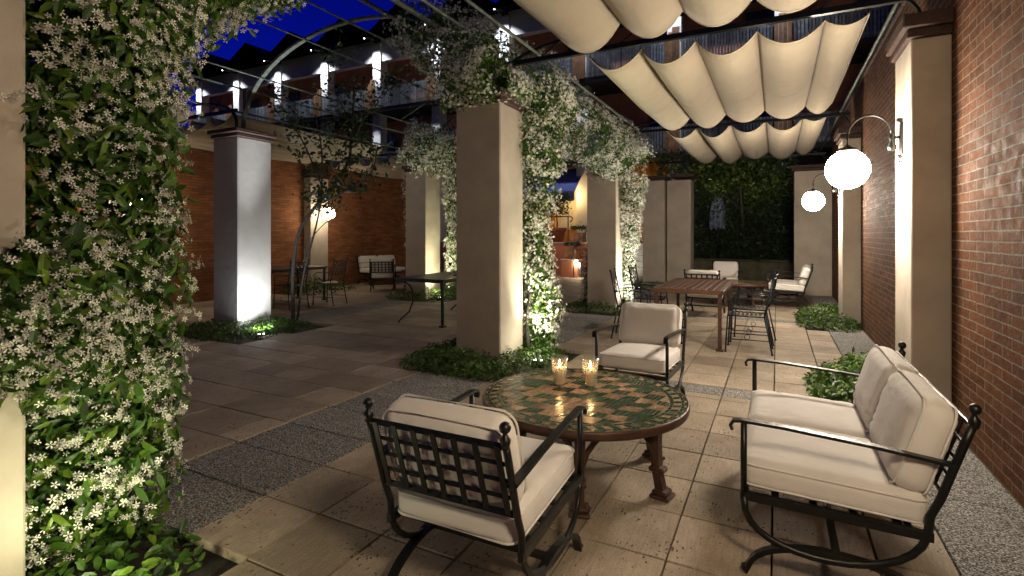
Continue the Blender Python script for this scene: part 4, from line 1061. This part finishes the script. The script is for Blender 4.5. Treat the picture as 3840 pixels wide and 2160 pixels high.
MB().box(-2.6, 1.6, 18.18, 18.3, .0, 3.0).build('branches', m_soil, hd)
tr = thing('leafy_tree', 'yellow green lit leafy tree above the dark hedge', 'tree', (0, 0, 0))
caps = [((-3.4, 17.0, 3.7), (-1.0, 17.2, 3.6), .55, .6, 1.2), ((-1.2, 17.2, 3.6), (.5, 17.3, 3.3), .6, .6, 1.2), ((-1.9, 17.1, 2.9), (-1.3, 17.2, 3.3), .4, .5, .7), ((-.8, 17.2, 2.8), (.0, 17.2, 3.0), .4, .45, .6), ((-1.2, 17.2, 4.1), (-.2, 17.2, 4.2), .4, .4, .6)]
p_, n_ = sample_caps(caps, 5200, .45, 1.08, .2); leaves('crown', p_, n_, .12, m_ivy, tr, .6, .55, .3, down=.4)
MB().tube([(-.9, 18.1, 0), (-.95, 18.05, 1.8), (-1.0, 17.4, 3.4)], .12, 10, tap=[1, .8, .5]).tube([(-.95, 18.05, 2.0), (-.3, 17.7, 2.8), (.1, 17.2, 3.3)], .06, 8).tube([(-.95, 18.05, 2.2), (-1.8, 17.6, 3.0), (-2.8, 17.1, 3.6)], .06, 8).build('trunk', m_bark, tr)
fpz = thing('folded_parasol', 'folded white and blue parasol standing in front of the hedge', 'parasol', (-1.68, 17.86, -.1))
MB().tube([(0, 0, .03), (0, 0, 3.06)], .045).build('pole', m_iron, fpz)
prof = MB(); V = []; nn_ = 28; zs = [1.75, 1.85, 2.1, 2.4, 2.7, 2.95, 3.05]; rs = [.17, .2, .2, .17, .12, .06, .01]
for z, r in zip(zs, rs):
    for k in range(nn_):
        a = 2 * math.pi * k / nn_; rr = r * (1 + .38 * math.cos(a * 7)); V.append((rr * math.cos(a), rr * math.sin(a), z - .06 * math.cos(a * 7)))
prof.add(V, [(i * nn_ + k, i * nn_ + (k + 1) % nn_, (i + 1) * nn_ + (k + 1) % nn_, (i + 1) * nn_ + k) for i in range(len(zs) - 1) for k in range(nn_)], True); prof.build('canopy', m_parasol, fpz)
MB().lathe([(.0001, 0), (.24, 0), (.24, .05), (.05, .07), (.0001, .07)], n=20).build('base', m_iron, fpz)
uplight(-2.55, 15.25, (-.75, 17.1, 4.0), 210, (1, .92, .55), 'added unseen ground spotlight behind the double pillar to light the tree', m_lens_g, 62)  # unseen spotlight added behind the pillar to brighten the tree crown

# ------------------------------------------------------------------ sky + camera + render
wd = bpy.data.worlds.new('World'); sc.world = wd; wd.use_nodes = True; nt = wd.node_tree; nt.nodes.clear()

SUNROT = 300
sk = N(nt, 'ShaderNodeTexSky', sky_type='NISHITA'); sk.sun_disc = False; sk.sun_elevation = R(-3.5); sk.sun_rotation = R(SUNROT); sk.ozone_density = 6; sk.air_density = 1; sk.dust_density = .3
SKY_TINT = (.06, .26, 2.0)
cx = mixc(nt, 1.0, sk.outputs[0], SKY_TINT, 'MULTIPLY')
bg = N(nt, 'ShaderNodeBackground'); bg.inputs[1].default_value = .85; nt.links.new(cx, bg.inputs[0])
wo = N(nt, 'ShaderNodeOutputWorld'); nt.links.new(bg.outputs[0], wo.inputs[0])
cam = bpy.data.cameras.new('camera'); co = bpy.data.objects.new('camera', cam); col.objects.link(co); sc.camera = co
cam.sensor_width = 36; cam.lens = 1947 / 3840 * 36; cam.shift_y = -200 / 3840; cam.clip_start = .05; cam.clip_end = 500
co.location = (0, 0, 1.45); co.rotation_euler = (R(90), 0, math.atan(992 / 1947))
vs = sc.view_settings; vs.view_transform = 'Standard'; vs.look = 'None'; vs.exposure = 0; vs.gamma = 1
cy = sc.cycles; cy.use_denoising = True; cy.max_bounces = 8; cy.diffuse_bounces = 4; cy.transparent_max_bounces = 12
cy.sample_clamp_indirect = 4; cy.sample_clamp_direct = 0; cy.caustics_reflective = False; cy.caustics_refractive = False
